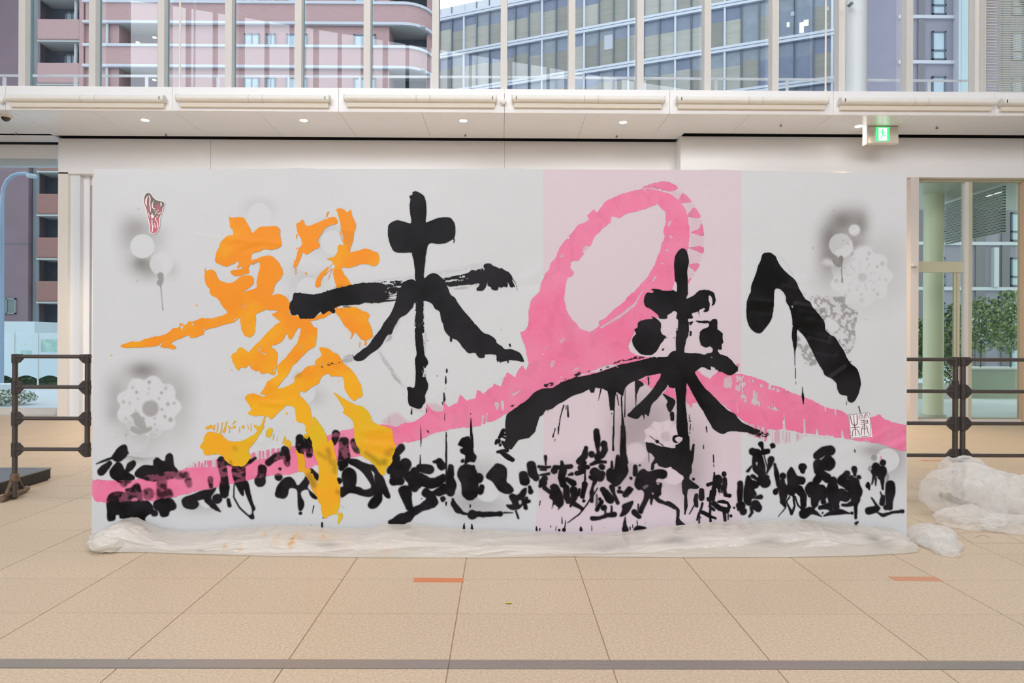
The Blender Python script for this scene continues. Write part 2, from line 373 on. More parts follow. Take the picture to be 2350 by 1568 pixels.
# ---- rods, knob, fixtures
for px, y1, lb in ((413, 207, 'thin cream rod standing on the ledge in front of the left glazing'), (1895, 214, 'thin cream rod standing on the ledge in front of the right glazing')):
    x = X(px, 9.75, 100); t = thing('hanging_rod', lb, 'rod', 'cream rods in front of the glazing')
    MB().tube([(x, 9.75, FTOP+.06), (x, 9.75, 13.99)], .014, 10).obj('pole', m_roller, t, smooth=True)
    MB().lathe((x, 9.75, FTOP+.03), [(.032, 0), (.032, .01), (.02, .03), (.015, .06)], 14).obj('foot', m_roller, t, smooth=True)
c = P(1155, 233, 9.60)
o = MB().lathe((c.x, YF-.085, c.z), [(.012, 0), (.038, .012), (.045, .03), (.045, .05), (.03, .07), (.03, .085)], 20, 'y').obj('knob', m_roller, smooth=True); tag(o, 'small round cream knob on the ledge at the middle panel joint', 'knob')
c = P(2, 231, 9.60)
o = MB().lathe((c.x, YF-.09, c.z), [(.010, 0), (.034, .02), (.036, .05), (.02, .09)], 16, 'y').obj('ledge_fixture', m_roller, smooth=True); tag(o, 'small rounded cream fixture on the ledge above the dome camera', 'fixture')
c = P(20, 272, 10.0); t = thing('dome_camera', 'small dark glass dome camera under the soffit at far left', 'camera')
MB().lathe((c.x, (SOF-H)*1500/513, SOF-.03), [(.085, 0), (.09, .01), (.09, .03)], 24).obj('base_ring', m_ring, t, smooth=True)
MB().lathe((c.x, (SOF-H)*1500/513, SOF-.03), [(.06, 0), (.055, -.02), (.04, -.04), (.02, -.052), (.004, -.055)][::-1], 24).obj('dome', mat('smoked dome', lin(60, 55, 50), .1), t, smooth=True)
# ---- exit sign
YE = 10.15; t = thing('exit_sign', 'green and white lit exit sign with running figure under the soffit', 'exit sign')
x0, x1 = X(1989, YE, 300), X(2062, YE, 300); z0, z1 = Z(329, YE, 2020), Z(290, YE, 2020)
MB().box(x0, x1, YE, YE+.09, z0, z1).obj('housing', mat('sign housing', lin(216, 208, 196), .35), t, bevel=.003)
MB().box(x0-.011, x0-.001, YE-.004, YE+.094, z0-.01, z1+.005).obj('side_light', mat('sign edge light', (1, 1, 1), emis=(1, .97, .88), es=.95), t)
MB().box((x0+x1)/2-.2, (x0+x1)/2+.2, YE+.02, YE+.07, z1, SOF).obj('mount', mat('mount', lin(170, 150, 120), .5), t)
MB().box(X(1994, YE, 300), X(2006, YE, 300), YE-.002, YE, Z(313, YE, 2000), Z(300, YE, 2000)).obj('label_plate', mat('plate', lin(196, 186, 176), .4), t)
mg = mat('exit green light', lin(60, 220, 120), emis=lin(70, 240, 130), es=1.05); mw = mat('exit white light', (1, 1, 1), emis=(.93, 1, .95), es=1.1)
gx0, gx1 = X(2010, YE, 300), X(2041, YE, 300); gz0, gz1 = Z(324, YE, 2025), Z(292, YE, 2025)
pl = MB().box(gx0, gx1, YE-.004, YE, gz0, gz1).obj('green_panel', mg, t)
s_ = (gx1-gx0)/31
wp = MB().box(gx0+6*s_, gx0+25*s_, YE-.0055, YE-.004, gz0+1.5*s_, gz1-2*s_).obj('white_door', mw, pl)
def fig(pts, r): return [(gx0+a*s_, YE-.0065, gz1-b*s_) for a, b in pts]
fm = MB(); fm.lathe((gx0+14*s_, YE-.0075, gz1-6.5*s_), [(.5*s_, 0), (2.1*s_, .0), (2.1*s_, .0018)], 12, 'y')
for pts, r in (([(16, 9.5), (15, 16)], 1.9), ([(16, 10), (10.5, 9.8), (8, 13)], .8), ([(16, 10), (20, 12), (22.5, 15.5)], .8), ([(15, 16), (13.5, 21), (10.5, 27)], 1.1), ([(15.5, 16), (19, 20), (24, 20.5)], 1.1)):
    for a, b in zip(pts[:-1], pts[1:]):
        dx, dz = b[0]-a[0], b[1]-a[1]; L = math.hypot(dx, dz); nx, nz_ = -dz/L*r, dx/L*r
        fm.prism([(gx0+u*s_, YE-.0075, gz1-v*s_) for u, v in ((a[0]+nx, a[1]+nz_), (b[0]+nx, b[1]+nz_), (b[0]-nx, b[1]-nz_), (a[0]-nx, a[1]-nz_))], (0, .0018, 0))
fm.obj('running_figure', mg, pl)
# ---- column, camera, louvers on the right
t = thing('round_column', 'tall pale round column behind the upper glazing with a small camera on it', 'column')
x = X(1965, 9.82, 100); MB().lathe((x, 9.815, FTOP+.03), [(.148, 0), (.148, 8.8)], 32).obj('shaft', mat('pale blue white column', lin(214, 224, 230), .4), t, smooth=True)
t2 = thing('wall_camera', 'small silver surveillance camera on the mullion beside the round column', 'camera'); c = P(1948, 14, 9.66)
MB().lathe((c.x, 9.57, c.z), [(.018, 0), (.026, .01), (.026, .08)], 14, 'y').obj('body', mat('silver grey', lin(140, 160, 165), .3, metal=.5), t2, smooth=True); MB().box(c.x-.03, c.x+.01, 9.64, 9.70, c.z+.01, c.z+.05).obj('bracket', m_mull, t2)
lv = thing('louver_screen', 'warm lit white horizontal louvers beside the last mullion, upper right', 'louver')
m_lv = mat('warm white slat', lin(240, 226, 205), .4)
sm = MB().prism([(0, 0, 0), (.18, 0, 0), (.18, .09, .03), (0, .09, .03)], (0, 0, .008)).mesh('slat', m_lv)
xx = X(2262, 9.74, 100)
for k in range(46): link('slat', sm, lv, (xx, 9.74, FTOP+.06+k*.042))
MB().box(xx-.012, xx, 9.73, 9.84, FTOP+.03, FTOP+2.2).obj('side_frame', m_mull, lv)
l2 = thing('venetian_blind', 'grey green venetian blind at the top right corner of the picture', 'blind')
m_l2 = mat('grey green slat', lin(196, 200, 192), .4)
sm = MB().prism([(0, 0, 0), (1.0, 0, 0), (1.0, .012, .028), (0, .012, .028)], (0, .003, 0)).mesh('slat', m_l2)
xx = X(2291, 9.78, 100)
for k in range(52): link('slat', sm, l2, (xx, 9.79, FTOP+.05+k*.034))
for q in (.02, .27, .52): MB().tube([(xx+q, 9.785, FTOP+.03), (xx+q, 9.785, FTOP+2.0)], .003, 6).obj('cord', m_l2, l2)
l3 = thing('side_louvers', 'long blue grey louver slats running back behind the right glass door', 'louver')
m_l3 = mat('dark teal slat', lin(70, 98, 104), .25, .6); m_l4 = mat('pale slat edge', lin(196, 205, 200), .3)
sm = MB().box(0, .05, 0, 1.5, 0, .012).mesh('slat', m_l4); sd = MB().box(0, .02, 0, 1.5, 0, .026).mesh('gap_plate', m_l3)
for k in range(17):
    link('slat', sm, l3, (8.55, 11.15, 4.03-.0478*(k+1))); link('back_plate', sd, l3, (8.60, 11.15, 4.03-.0478*(k+1)+.013))
t = thing('porch_column', 'round cream column standing outside behind the right glass door', 'column')
x = X(2143, 12.0); MB().lathe((x, 12.0, -.03), [(.165, 0), (.165, 4.08)], 32).obj('shaft', mat('cream round column', lin(240, 238, 214), .45), t, smooth=True)
MB().lathe((x, 12.0, -.03), [(.2, 0), (.2, .04)], 32).obj('base_ring', m_concr, t)
for px, py, lb in ((2151, 447, 'glowing disc standing in for a downlight reflection above the round cream column'), (2246, 413, 'glowing disc standing in for a downlight reflection nearest the top of the right glass door'), (2271, 447, 'left disc of the close pair standing in for downlight reflections'), (2291, 441, 'right disc of the close pair standing in for downlight reflections')):
    Y = 2.75*1500/(786-py+4); c = P(px, py, Y)
    o = MB().lathe((c.x, min(c.y, 13.1), 4.04), [(.001, 0), (.055, 0), (.06, .01)], 20).obj('lamp_reflection', m_lamp); tag(o, lb, 'ceiling light', 'glowing discs standing in for downlight reflections')  # glowing discs stand in for interior downlights reflected in the door glass
# ================================================================== OUTSIDE
m_brick = mat('pink brown brick', lin(180, 150, 148), .8, .2, nz=.10, ns=3.0, stretch=(.6, 1, 9))
m_brick2 = mat('red brown brick', lin(140, 106, 100), .8, .2, nz=.10, ns=3.0, stretch=(.6, 1, 9))
m_plain = mat('mauve brown cladding', lin(122, 105, 113), .8, .2, nz=.08, ns=.5)
m_ledge = mat('white ledge', lin(192, 197, 203), .6)
m_wf = mat('grey window frame', lin(120, 130, 138), .5); m_wg = mat('pale window glass', lin(176, 196, 205), .15, .6, nz=.1, ns=2); m_dg = mat('dark window glass', lin(72, 84, 96), .15, .6, nz=.2, ns=1.5)
m_sof = mat('balcony soffit', lin(176, 180, 178), .8)
ap = thing('apartment_building', 'pink brown brick apartment block with white ledges outside the left glazing', 'building')
YB = 45.0
def bz(py): return H+(CY-py)*YB/1500
def bx(px, Y=YB): return (px-1156)*Y/1500
MB().box(bx(-300), bx(72), YB, YB+6, -.03, 33).obj('side_wall', m_plain, ap)
MB().box(bx(195), bx(272), YB+.25, YB+6, -.03, 33).obj('brick_wall', m_brick, ap)
MB().box(bx(380), bx(893), YB+.25, YB+6, -.03, 33).obj('brick_wall', m_brick, ap)
MB().box(bx(72), bx(195), YB+1.6, YB+6, -.03, 33).obj('recess_wall', m_dg, ap)
MB().box(bx(272), bx(380), YB+1.8, YB+6, -.03, 33).obj('recess_wall', m_plain, ap)
MB().box(bx(893), bx(975), YB+2.2, YB+6, -.03, 33).obj('recess_wall', m_dg, ap)
MB().box(bx(975), bx(984), YB+1.4, YB+6, -.03, 33).obj('corner_wall', m_brick, ap)
def arcplan(x0, off=0):
    pts = [(x0, YB-off), (bx(925), YB-off)]
    cx, cy, r = bx(925), YB+1.9, 1.9+off
    for k in range(1, 9):
        a = math.pi/2*k/8; pts.append((cx+r*math.sin(a), cy-r*math.cos(a)))
    return pts
def ribbon(plan, z0, z1, th):
    m = MB(); n = len(plan); vs = []
    for (x, y) in plan: vs += [(x, y, z0), (x, y, z1)]
    for i, (x, y) in enumerate(plan):
        a = plan[max(i-1, 0)]; b = plan[min(i+1, n-1)]; d = Vector((b[0]-a[0], b[1]-a[1])).normalized(); q = (-d.y*th, d.x*th)
        vs += [(x+q[0], y+q[1], z0), (x+q[0], y+q[1], z1)]
    fs = []
    for i in range(n-1):
        a = 2*i; b = 2*n+2*i
        fs += [(a, a+2, a+3, a+1), (b, b+1, b+3, b+2), (a+1, a+3, b+3, b+1), (a, b, b+2, a+2)]
    fs += [(0, 1, 2*n+1, 2*n), (2*n-2, 4*n-2, 4*n-1, 2*n-1)]
    return m.add(vs, fs)
for k in range(-2, 7):
    zt = bz(10+100*k); zb = bz(57+100*k)
    if zb < 1: break
    ribbon(arcplan(bx(200)), zb, zt, .25).obj('parapet', m_brick, ap)
    for py in (10+100*k, 57+100*k):
        z = bz(py); ribbon(arcplan(bx(195), .12), z-.09, z+.09, .25).obj('ledge', m_ledge, ap)
    MB().box(bx(272), bx(380), YB+.25, YB+1.8, zb-.05, zb+.05).obj('soffit', m_sof, ap)
    MB().box(bx(893), bx(975), YB+.25, YB+2.2, zb-.05, zb+.05).obj('soffit', m_sof, ap)
for k in range(-2, 8):
    zt = bz(50+100*k); zb = bz(97+100*k)
    if zb < 1: break
    MB().box(bx(90), bx(186), YB, YB+.3, zb, zt).obj('balcony_parapet', m_brick2 if k > 2 else m_brick, ap, bevel=.1)
    MB().box(bx(88), bx(188), YB+.1, YB+1.6, zb-.12, zb).obj('balcony_slab', m_sof, ap)
MB().box(bx(186), bx(196), YB, YB+2, -.03, 33).obj('brick_pier', m_brick, ap)
for q_ in range(12): MB().box(bx(76+q_*1.1)-.02, bx(76+q_*1.1)+.02, YB+.3, YB+.4, 0, 32).obj('louver_bar', m_wf, ap)
MB().tube([(bx(168), YB+.5, 0), (bx(168), YB+.5, 32)], .11, 8).obj('drain_pipe', m_ledge, ap)
MB().tube([(bx(248), YB+.1, 0), (bx(248), YB+.1, 32)], .09, 8).obj('drain_pipe', m_ledge, ap)
def bwin(root, x0, x1, z0, z1, Y, fr=m_wf, gl=m_wg, d=.1, v=True):
    f = MB()
    for a in ((x0, x1, z0, z0+.09), (x0, x1, z1-.09, z1), (x0, x0+.09, z0, z1), (x1-.09, x1, z0, z1), ((x0+x1)/2-.03, (x0+x1)/2+.03, z0, z1) if v else (x0, x1, z0+(z1-z0)*.3, z0+(z1-z0)*.3+.1)):
        f.box(a[0], a[1], Y-d, Y+.02, a[2], a[3])
    o = f.obj('window', fr, root); MB().box(x0+.05, x1-.05, Y-.04, Y+.01, z0+.05, z1-.05).obj('pane', gl, o)
for k in range(-1, 6):
    for a, b in ((560, 595), (610, 632), (657, 705), (812, 862)):
        bwin(ap, bx(a), bx(b), bz(108+100*k), bz(78+100*k), YB+.25)
    bwin(ap, bx(300), bx(340), bz(155+100*k), bz(116+100*k), YB+1.8, gl=m_dg)
    bwin(ap, bx(120), bx(150), bz(150+100*k), bz(110+100*k), YB+1.6, gl=m_wg)
    bwin(ap, bx(935), bx(970), bz(155+100*k), bz(116+100*k), YB+2.2, gl=m_dg)
bwin(ap, bx(4), bx(46), bz(726), bz(690), YB, gl=mat('green grey glass', lin(92, 108, 104), .2))
for py in (180, 372, 565): MB().box(bx(-300), bx(72), YB-.02, YB, bz(py)-.03, bz(py)+.03).obj('joint_strip', m_dg, ap)
MB().box(bx(15), bx(62), YB-.15, YB, bz(470), bz(462)).obj('sign_bracket', m_plain, ap) if False else None

m_bl2 = mat('balcony lamp glow', (1, 1, 1), emis=(1, .9, .55), es=2.2)
for px_, py_ in ((342, 78), (391, 78), (342, 177), (391, 177), (303, 90)):
    MB().lathe((bx(px_), YB+.9, bz(py_)), [(.05, -.03), (.13, -.02), (.13, .03), (.05, .04)], 12).obj('balcony_lamp', m_bl2, ap)
# ---- glass office
of = thing('office_building', 'large glass office block with white bands receding outside the middle glazing', 'building')
O0 = Vector((-7, 69, 0)); OD = Vector((28.4, -11.8, 0)); on = Vector((OD.y, -OD.x, 0)).normalized()
if on.y > 0: on = -on
def op(s, off=0): return O0+OD*s+on*off
HL = [31.3-3.95*k for k in range(-1, 8)]
m_band = mat('white facade band', lin(206, 214, 222), .5); m_om = mat('dark slate mullion', lin(98, 112, 128), .4)
m_bl = [mat('olive grey blind glass', lin(c*1.0, c*1.0, c*.94), .35, .4, nz=.10, ns=1.2, stretch=(.4, .4, 3)) for c in (162, 172, 152, 142, 178)]
m_sp = [mat('slate blue shaded glass', lin(*c), .2, .6, nz=.12, ns=1.5) for c in ((128, 140, 156), (116, 128, 150), (138, 150, 160))]  # slate tones carry painted reflection and shade on the glass
def oslab(s0, s1, z0, z1, a, b, n, m):
    p = [op(s0, a), op(s1, a), op(s1, b), op(s0, b)]
    return MB().prism([(q.x, q.y, z0) for q in p], (0, 0, z1-z0)).obj(n, m, of)
oslab(-.15, 2.1, -.03, 36.0, -.4, -3, 'core', m_dg)
random.seed(4)
for i, h in enumerate(HL):
    if h < 2: continue
    oslab(-.15, 2.1, h-.25, h+.25, -.05, .28, 'band', m_band)
    oslab(-.15, 2.1, h-.02, h+.02, .28, .30, 'band_groove', m_om)
oslab(-.15, 2.1, HL[0]+.22, HL[0]+1.05, -.3, .1, 'roof_parapet', mat('pale parapet glass', lin(208, 214, 218), .3))
M3 = .139/3; s = .1048-.139*2
ks = 0; 
while s < 2.0:
    wide = ks % 3 == 0
    px = Vector((op(s).x, op(s).y)); vis = s < 1.35
    wd = .0028 if wide else .0015
    oslab(s-wd, s+wd, 0, HL[0]+1.0, 0, .22 if wide else .16, 'facade_mullion', m_band if wide else m_om)
    if vis:
        for i in range(0, 4):
            ht = HL[i]-.22; hb = HL[i+1]+.22; sp_ = hb+(ht-hb)*random.choice((.62, .68, .66, .72))
            oslab(s+wd, s+M3-wd, sp_, ht, -.1, -.02, 'reflection_pane', random.choice(m_sp))  # darker upper pane paints in the reflection and shade below each band
            oslab(s+wd, s+M3-wd, hb, sp_, -.1, -.0, 'window_pane', random.choice(m_bl if s < .95 else m_bl[2:4]+m_sp))
    s += M3; ks += 1

def osol(px): r = (px-1156)/1500; return (69*r+7)/(28.4+11.8*r)
def opatch(a, b, y0, y1, n, m):
    s0, s1 = osol(a), osol(b); d = 69-11.8*s0; oslab(s0, s1, H+(790-y1)*d/1500, H+(790-y0)*d/1500, .0, .04, n, m)
m_lit = mat('lit window', lin(230, 236, 200), emis=lin(235, 240, 190), es=1.0)
opatch(1837, 1847, 52, 76, 'lit_window', m_lit); opatch(1847, 1858, 46, 60, 'lit_window', m_lit); opatch(1808, 1814, 52, 62, 'lit_window', m_lit)
for a, y in ((1817, 27), (1897, 15)): opatch(a, a+8, y, y+10, 'paper_notice', m_ledge)
opatch(1388, 1408, 85, 118, 'window_sheet', m_ledge)
# ---- grey building on the right
gb = thing('grey_building', 'mauve grey building with small windows and white ledges outside the right glazing', 'building')
YQ = 40.0
def qx(px): return (px-1152)*YQ/1500
def qz(py): return H+(CY+4-py)*YQ/1500
m_gr = mat('mauve grey wall', lin(146, 144, 156), .8, .2, nz=.05, ns=.6)
MB().box(qx(2060), qx(2600), YQ, YQ+6, -.03, 27).obj('wall', m_gr, gb)
cyl = MB(); vs = []
pl = [(qx(2060), YQ)]+[(qx(2060)-2.6*math.sin(a), YQ+2.6-2.6*math.cos(a)) for a in [math.pi/2*k/8 for k in range(1, 9)]]
ribbon(pl[::-1], -.03, 27, .3).obj('curved_corner', m_gr, gb, smooth=True)
for k in range(-1, 8):
    z = qz(38+104*k)
    if z < .5: break
    MB().box(qx(2060), qx(2195 if k < 3 else 2600), YQ-.15, YQ, z-.1, z+.1).obj('ledge', m_ledge, gb)
    for a, b in ((2138, 2170), (2322, 2350), (2420, 2450)):
        bwin(gb, qx(a), qx(b), qz(136+104*k), qz(70+104*k), YQ, v=False, fr=mat('teal grey frame', lin(84, 104, 118), .4) if k == -1 else bpy.data.materials['teal grey frame'])
MB().box(qx(2196), qx(2232), YQ-.4, YQ, qz(400), 27).obj('glass_strip', mat('pale cyan glass', lin(156, 186, 188), .1, .6, nz=.06, ns=.4), gb)
MB().box(qx(2188), qx(2193), YQ-.5, YQ, qz(400), 27).obj('white_fin', m_ledge, gb)
MB().box(qx(2277), qx(2288), YQ-.3, YQ, qz(658), qz(568)).obj('white_pilaster', m_ledge, gb)
for a, b in ((2240, 2262), (2300, 2318), (2105, 2120)): MB().box(qx(a), qx(b), YQ-.12, YQ, 0, 26).obj('pilaster', mat('grey pilaster', lin(120, 118, 124), .8) if a == 2240 else bpy.data.materials['grey pilaster'], gb)

# ---- low things outside the left window
sl = thing('street_lamp', 'blue grey street lamp with curved arm outside the left window', 'street lamp'); YS = 16.0
m_sl = mat('blue grey steel', lin(150, 172, 196), .4, metal=.2)
pts = [P(4, 772, YS)]; pts[0].z = -.03
for px, py in ((4, 700), (4, 600), (4, 480), (5, 455), (8, 432), (16, 415), (28, 404), (42, 399), (56, 398), (66, 400)): pts.append(P(px, py, YS))
for p in pts: p.y = YS
MB().tube(pts, [.05]*4+[.042]*7, 12).obj('pole', m_sl, sl, smooth=True)
c = P(73, 404, YS)
MB().lathe((c.x, c.y, c.z-.05), [(.03, 0), (.09, .01), (.115, .04), (.1, .08), (.05, .1), (.02, .105)], 20).obj('lamp_head', mat('lamp head', lin(176, 196, 206), .3), sl, smooth=True)
sf = thing('site_fence', 'white frosted fence panels with faint posters outside the left window', 'fence'); YP = 18.2
m_fr = mat('frosted white panel', lin(202, 218, 224), .25, .4, nz=.03, ns=.8); xs = [-180, -127, -74, -21, 33, 87, 141, 195]
for a, b in zip(xs[:-1], xs[1:]):
    n = 9; x0, x1 = X(a, YP, 800)+.012, X(b, YP, 800)-.012; zb, zt = Z(870, YP, 60), Z(764, YP, 60)
    pts = [(x1, YP, zt), (x0, YP, zt)]+[(x0+(x1-x0)*k/n, YP, zb+.1*math.sin(math.pi*k/n)) for k in range(n+1)]
    MB().prism(pts, (0, .03, 0)).obj('panel', m_fr, sf)
    MB().box(x0-.02, x0+.0, YP-.02, YP+.03, -.03, zt+.02).obj('post', m_mull, sf)
    MB().lathe((x0+.25 if a > 0 else x0+.3, YP-.012, Z(790, YP, 60)), [(.03, 0), (.03, .012)], 10, 'y').obj('bolt_cap', m_mull, sf)
for a, b, c_, d in ((94, 131, 779, 808), (48, 72, 804, 820)):
    MB().box(X(a, YP, 800), X(b, YP, 800), YP-.006, YP-.001, Z(d, YP, 60), Z(c_, YP, 60)).obj('poster', mat('pale green poster', lin(168, 204, 196), .5, nz=.25, ns=6) if a == 94 else bpy.data.materials['pale green poster'], sf)
o = MB().box(X(5, 30, 740), X(79, 30, 740), 30, 32, -.03, Z(738, 30, 40)).obj('low_annex', mat('pale annex wall', lin(188, 202, 206), .6)); tag(o, 'low pale flat-roofed annex above the frosted fence outside the left window', 'building')
def leafmass(name, c, r, n, cols, size, parent, seed, shape=1.0):
    rnd = random.Random(seed); mm = [MB() for _ in cols]
    for k in range(n):
        while True:
            v = Vector((rnd.uniform(-1, 1), rnd.uniform(-1, 1), rnd.uniform(-1, 1)))
            if .25 < v.length < 1: break
        p = Vector((c[0]+v.x*r[0], c[1]+v.y*r[1], c[2]+v.z*r[2]*shape)); s = size*rnd.uniform(.6, 1.3)
        a = Vector((rnd.uniform(-1, 1), rnd.uniform(-1, 1), rnd.uniform(-1, 1))).normalized(); b = a.cross(Vector((rnd.uniform(-1, 1), rnd.uniform(-1, 1), rnd.uniform(-1, 1)))).normalized()
        mm[rnd.randrange(len(cols))].add([p-a*s, p+b*s*.45, p+a*s, p-b*s*.45], [(0, 1, 2, 3)])
    for m_, col in zip(mm, cols):
        o = m_.obj(name, col, parent); o['kind'] = 'stuff'
g1 = mat('leaf green', lin(96, 128, 78), .6); g2 = mat('leaf dark green', lin(58, 84, 56), .6); g3 = mat('leaf light green', lin(140, 160, 96), .6); fl = mat('white flower', lin(225, 230, 228), .6); fo_ = mat('orange flower', lin(222, 160, 60), .6); fp = mat('pink flower', lin(200, 160, 186), .6)
hd = thing('hedge', 'dark green clipped hedge below the frosted fence panels outside the left window', 'hedge')
leafmass('foliage', (X(20, 18.8), 18.8, .42), (2.8, .35, .42), 3200, (g1, g2, g2), .06, hd, 3)
MB().box(X(-200, 18.8), X(195, 18.8), 18.75, 18.9, -.03, .3).obj('stems', g2, hd)
fb = thing('flower_bed', 'low mound of white and green flowering plants outside the left window', 'plant')
leafmass('foliage', (X(10, 13.5, 900), 13.5, .12), (.62, .45, .17), 1500, (g1, g2, fl, fl), .035, fb, 5)
o = MB().box(X(-80, 15, 900), X(30, 15, 900), 14.9, 15.3, -.03, .30).obj('kerb_block', mat('white kerb', lin(215, 222, 226), .6), bevel=.02); tag(o, 'low white kerb block behind the flower bed outside the left window', 'kerb')
# ---- planting outside the right doors
sh = [((2104, 800), 15.4, (.24, .36, .75), 'green shrub with orange flowers beside the left door post outside'), ((2190, 790), 14.5, (.32, .36, .95), 'green shrub with orange and pink flowers behind the narrow door leaf'),
      ((2250, 745), 18.4, (.62, .42, .8), 'light green bush left of centre behind the wide right pane'), ((2318, 740), 17.2, (.6, .42, .85), 'light green bush behind the wide right pane near the tan post')]
for i, ((px, py), Y, r, lb) in enumerate(sh):
    t = thing('shrub', lb, 'shrub', 'shrubs outside the right doors'); c = P(px, py, Y)
    leafmass('foliage', (c.x, Y, max(r[2]-.05, c.z)), r, 1700, (g1, g2, g3, g3 if i > 1 else g1), .055, t, 20+i)
    leafmass('flowers', (c.x, Y-.1, max(r[2]-.05, c.z)), r, 34, (fl, fo_, fp) if i < 2 else (fl, fl), .05, t, 50+i)
    MB().tube([(c.x, Y, -.03), (c.x+.03, Y, c.z)], .02, 6).obj('stem', g2, t)
t = thing('planter_wall', 'grey green low planter wall outside the right glass door', 'wall')
MB().box(X(2225, 16), 13, 16.0, 16.3, -.03, Z(848, 16, 2250)).obj('front_panel', mat('grey green wall', lin(150, 158, 140), .6, nz=.04, ns=1), t)
MB().box(X(2225, 16), 13, 15.95, 16.35, Z(848, 16, 2250), Z(844, 16, 2250)).obj('coping', m_concr, t)
MB().box(X(2100, 15.6), X(2222, 15.6), 15.9, 16.0, -.03, .35).obj('low_panel', m_concr, t)
# ================================================================== MURAL
YM = 4.25
rng = np.random.RandomState(7)
folds = [  # x0,y0,x1,y1,width,amp(mm)
 (683,390,683,600,5,-3.2),(690,390,688,1200,9,1.5),(676,600,672,1200,6,-1.5),(1156,390,1156,1200,7,1.2),(1248,395,1248,1200,4,-1.0),(1702,395,1700,1200,4,-1.2),
 (520,548,640,560,5,3),(610,560,560,575,5,-3),(590,600,540,620,5,3),(535,575,570,560,6,2),(640,880,540,910,8,3),(650,860,560,880,7,-3),
 (600,925,650,928,5,5),(620,935,680,940,6,-3),(830,990,880,985,5,4),(835,1005,890,1010,5,-4),(840,1020,900,1030,5,4),(850,1050,900,1060,6,3),(560,1010,600,1015,5,4),
 (1828,700,1890,712,4,12),(1832,706,1890,718,3,-8),(1835,752,1900,770,5,-14),(1838,758,1896,774,3,10),(1850,725,1885,732,5,-7),(1860,780,1905,792,5,9),(1868,804,1915,812,5,-7),(1900,862,1934,838,5,-12),(1905,868,1938,846,4,8),(1725,690,1770,696,5,5),(1722,712,1765,716,5,-5),(1800,660,1840,668,5,5),(1745,690,1800,700,8,2),(1860,640,1820,650,6,3),
 (2000,1010,2040,985,5,6),(2020,1022,2081,995,6,-6),(2035,1035,2081,1010,5,5),(1880,1060,2000,1010,7,4),(1820,1050,1900,1040,9,-3),(1640,1000,1560,1040,10,3),
 (420,880,470,1000,30,4),(250,700,260,1100,30,-3),(600,1010,640,980,6,3),(630,1010,600,1060,6,-3),(660,940,620,1000,6,3),(1200,640,1240,620,7,3),(1195,660,1245,650,6,-3),
 (1340,720,1300,700,20,2),(500,545,450,540,3,2.5),(700,470,690,540,5,2),(960,1150,1060,1170,14,2),(1300,1040,1500,1100,30,2),(1750,1100,1900,1160,25,-3),(1470,870,1240,960,14,2)]
def disp(px, py):   # canvas relief in metres, + = away from camera
    px = np.asarray(px, float); py = np.asarray(py, float)
    d = (fbm(px/170, py/260, 3, 3)-.5)*.016 + (fbm(px/60, py/45, 5, 2)-.5)*.0022
    for x0, y0, x1, y1, wd, am in folds:
        dx, dy = x1-x0, y1-y0; L2 = dx*dx+dy*dy
        t = np.clip(((px-x0)*dx+(py-y0)*dy)/L2, 0, 1)
        r2 = (px-x0-t*dx)**2+(py-y0-t*dy)**2
        d = d - am*.0006*np.exp(-r2/(2*wd*wd))
    return d
topx = np.array([205,215,640,683,730,1100,1160,1210,1600,1640,1700,2081,2090]); topy = np.array([388.5,388.5,388,385,388,388,385.5,388.5,390,389,391,400,400.])
def canvas_pt(px, py, off=0.0):
    px = np.asarray(px, float); py = np.asarray(py, float)
    return Pn(px, py, YM+disp(px, py)-off)
def gridmesh(name, PX, PY, off, m, parent, thick=0):
    h, w_ = PX.shape; v = canvas_pt(PX.ravel(), PY.ravel(), off)
    me = bpy.data.meshes.new(name)
    idx = np.arange(h*w_).reshape(h, w_)
    q = np.stack([idx[:-1, :-1], idx[1:, :-1], idx[1:, 1:], idx[:-1, 1:]], -1).reshape(-1, 4)
    setmesh(me, v, q); me.materials.append(m)
    o = bpy.data.objects.new(name, me); C.objects.link(o); o.parent = parent
    return o
def setmesh(me, v, q):
    me.vertices.add(len(v)); me.vertices.foreach_set('co', np.ascontiguousarray(v, dtype=np.float32).ravel())
    me.loops.add(q.size); me.loops.foreach_set('vertex_index', q.ravel().astype(np.int32))
    me.polygons.add(len(q)); me.polygons.foreach_set('loop_start', np.arange(0, q.size, 4, dtype=np.int32))
    me.update(calc_edges=True); me.polygons.foreach_set('use_smooth', np.ones(len(q), dtype=bool))
    me.validate()

mural = thing('calligraphy_mural', 'wide white canvas mural with orange, black and pink calligraphy standing on the floor', 'mural')
def canvas_mat(name, c, sp=.35):
    m = mat(name, c, .62, sp, nz=.02, ns=1.5, bump=.12, bs=9, stretch=(1, 1, 1.0)); return m
m_cw = canvas_mat('white banner cloth', lin(206, 209, 212)); m_cp = canvas_mat('pale pink banner cloth', lin(212, 198, 207))
def xe(px, py):  # left/right edge slant
    return np.where(px < 600, px-(py-388)*5/850*np.clip((600-px)/390, 0, 1), px)
for (a, b, m, off, lb) in ((215, 683, m_cw, 0, 'white canvas sheet under the orange tail stroke, at the mural edge'), (683, 1249, m_cw, 0, 'white canvas sheet under the second big character'), (1247, 1702, m_cp, .0003, 'pale pink canvas sheet'), (1700, 2081, m_cw, 0, 'white canvas sheet under the last big stroke')):
    n = int((b-a)/3.6); us = np.linspace(a, b, n+1); vs_ = np.linspace(0, 1, 236)
    U_, V_ = np.meshgrid(us, vs_); T_ = np.interp(U_, topx, topy); PY = T_+(1246-T_)*V_
    PX = U_.copy()
    if a == 1247: PX = U_+np.where(U_ < 1400, -18*np.clip((PY-1050)/150, 0, 1)*(1400-U_)/153, 0)
    PX = xe(PX, PY)
    o = gridmesh('canvas_sheet', PX, PY, off, m, mural); o['label'] = lb
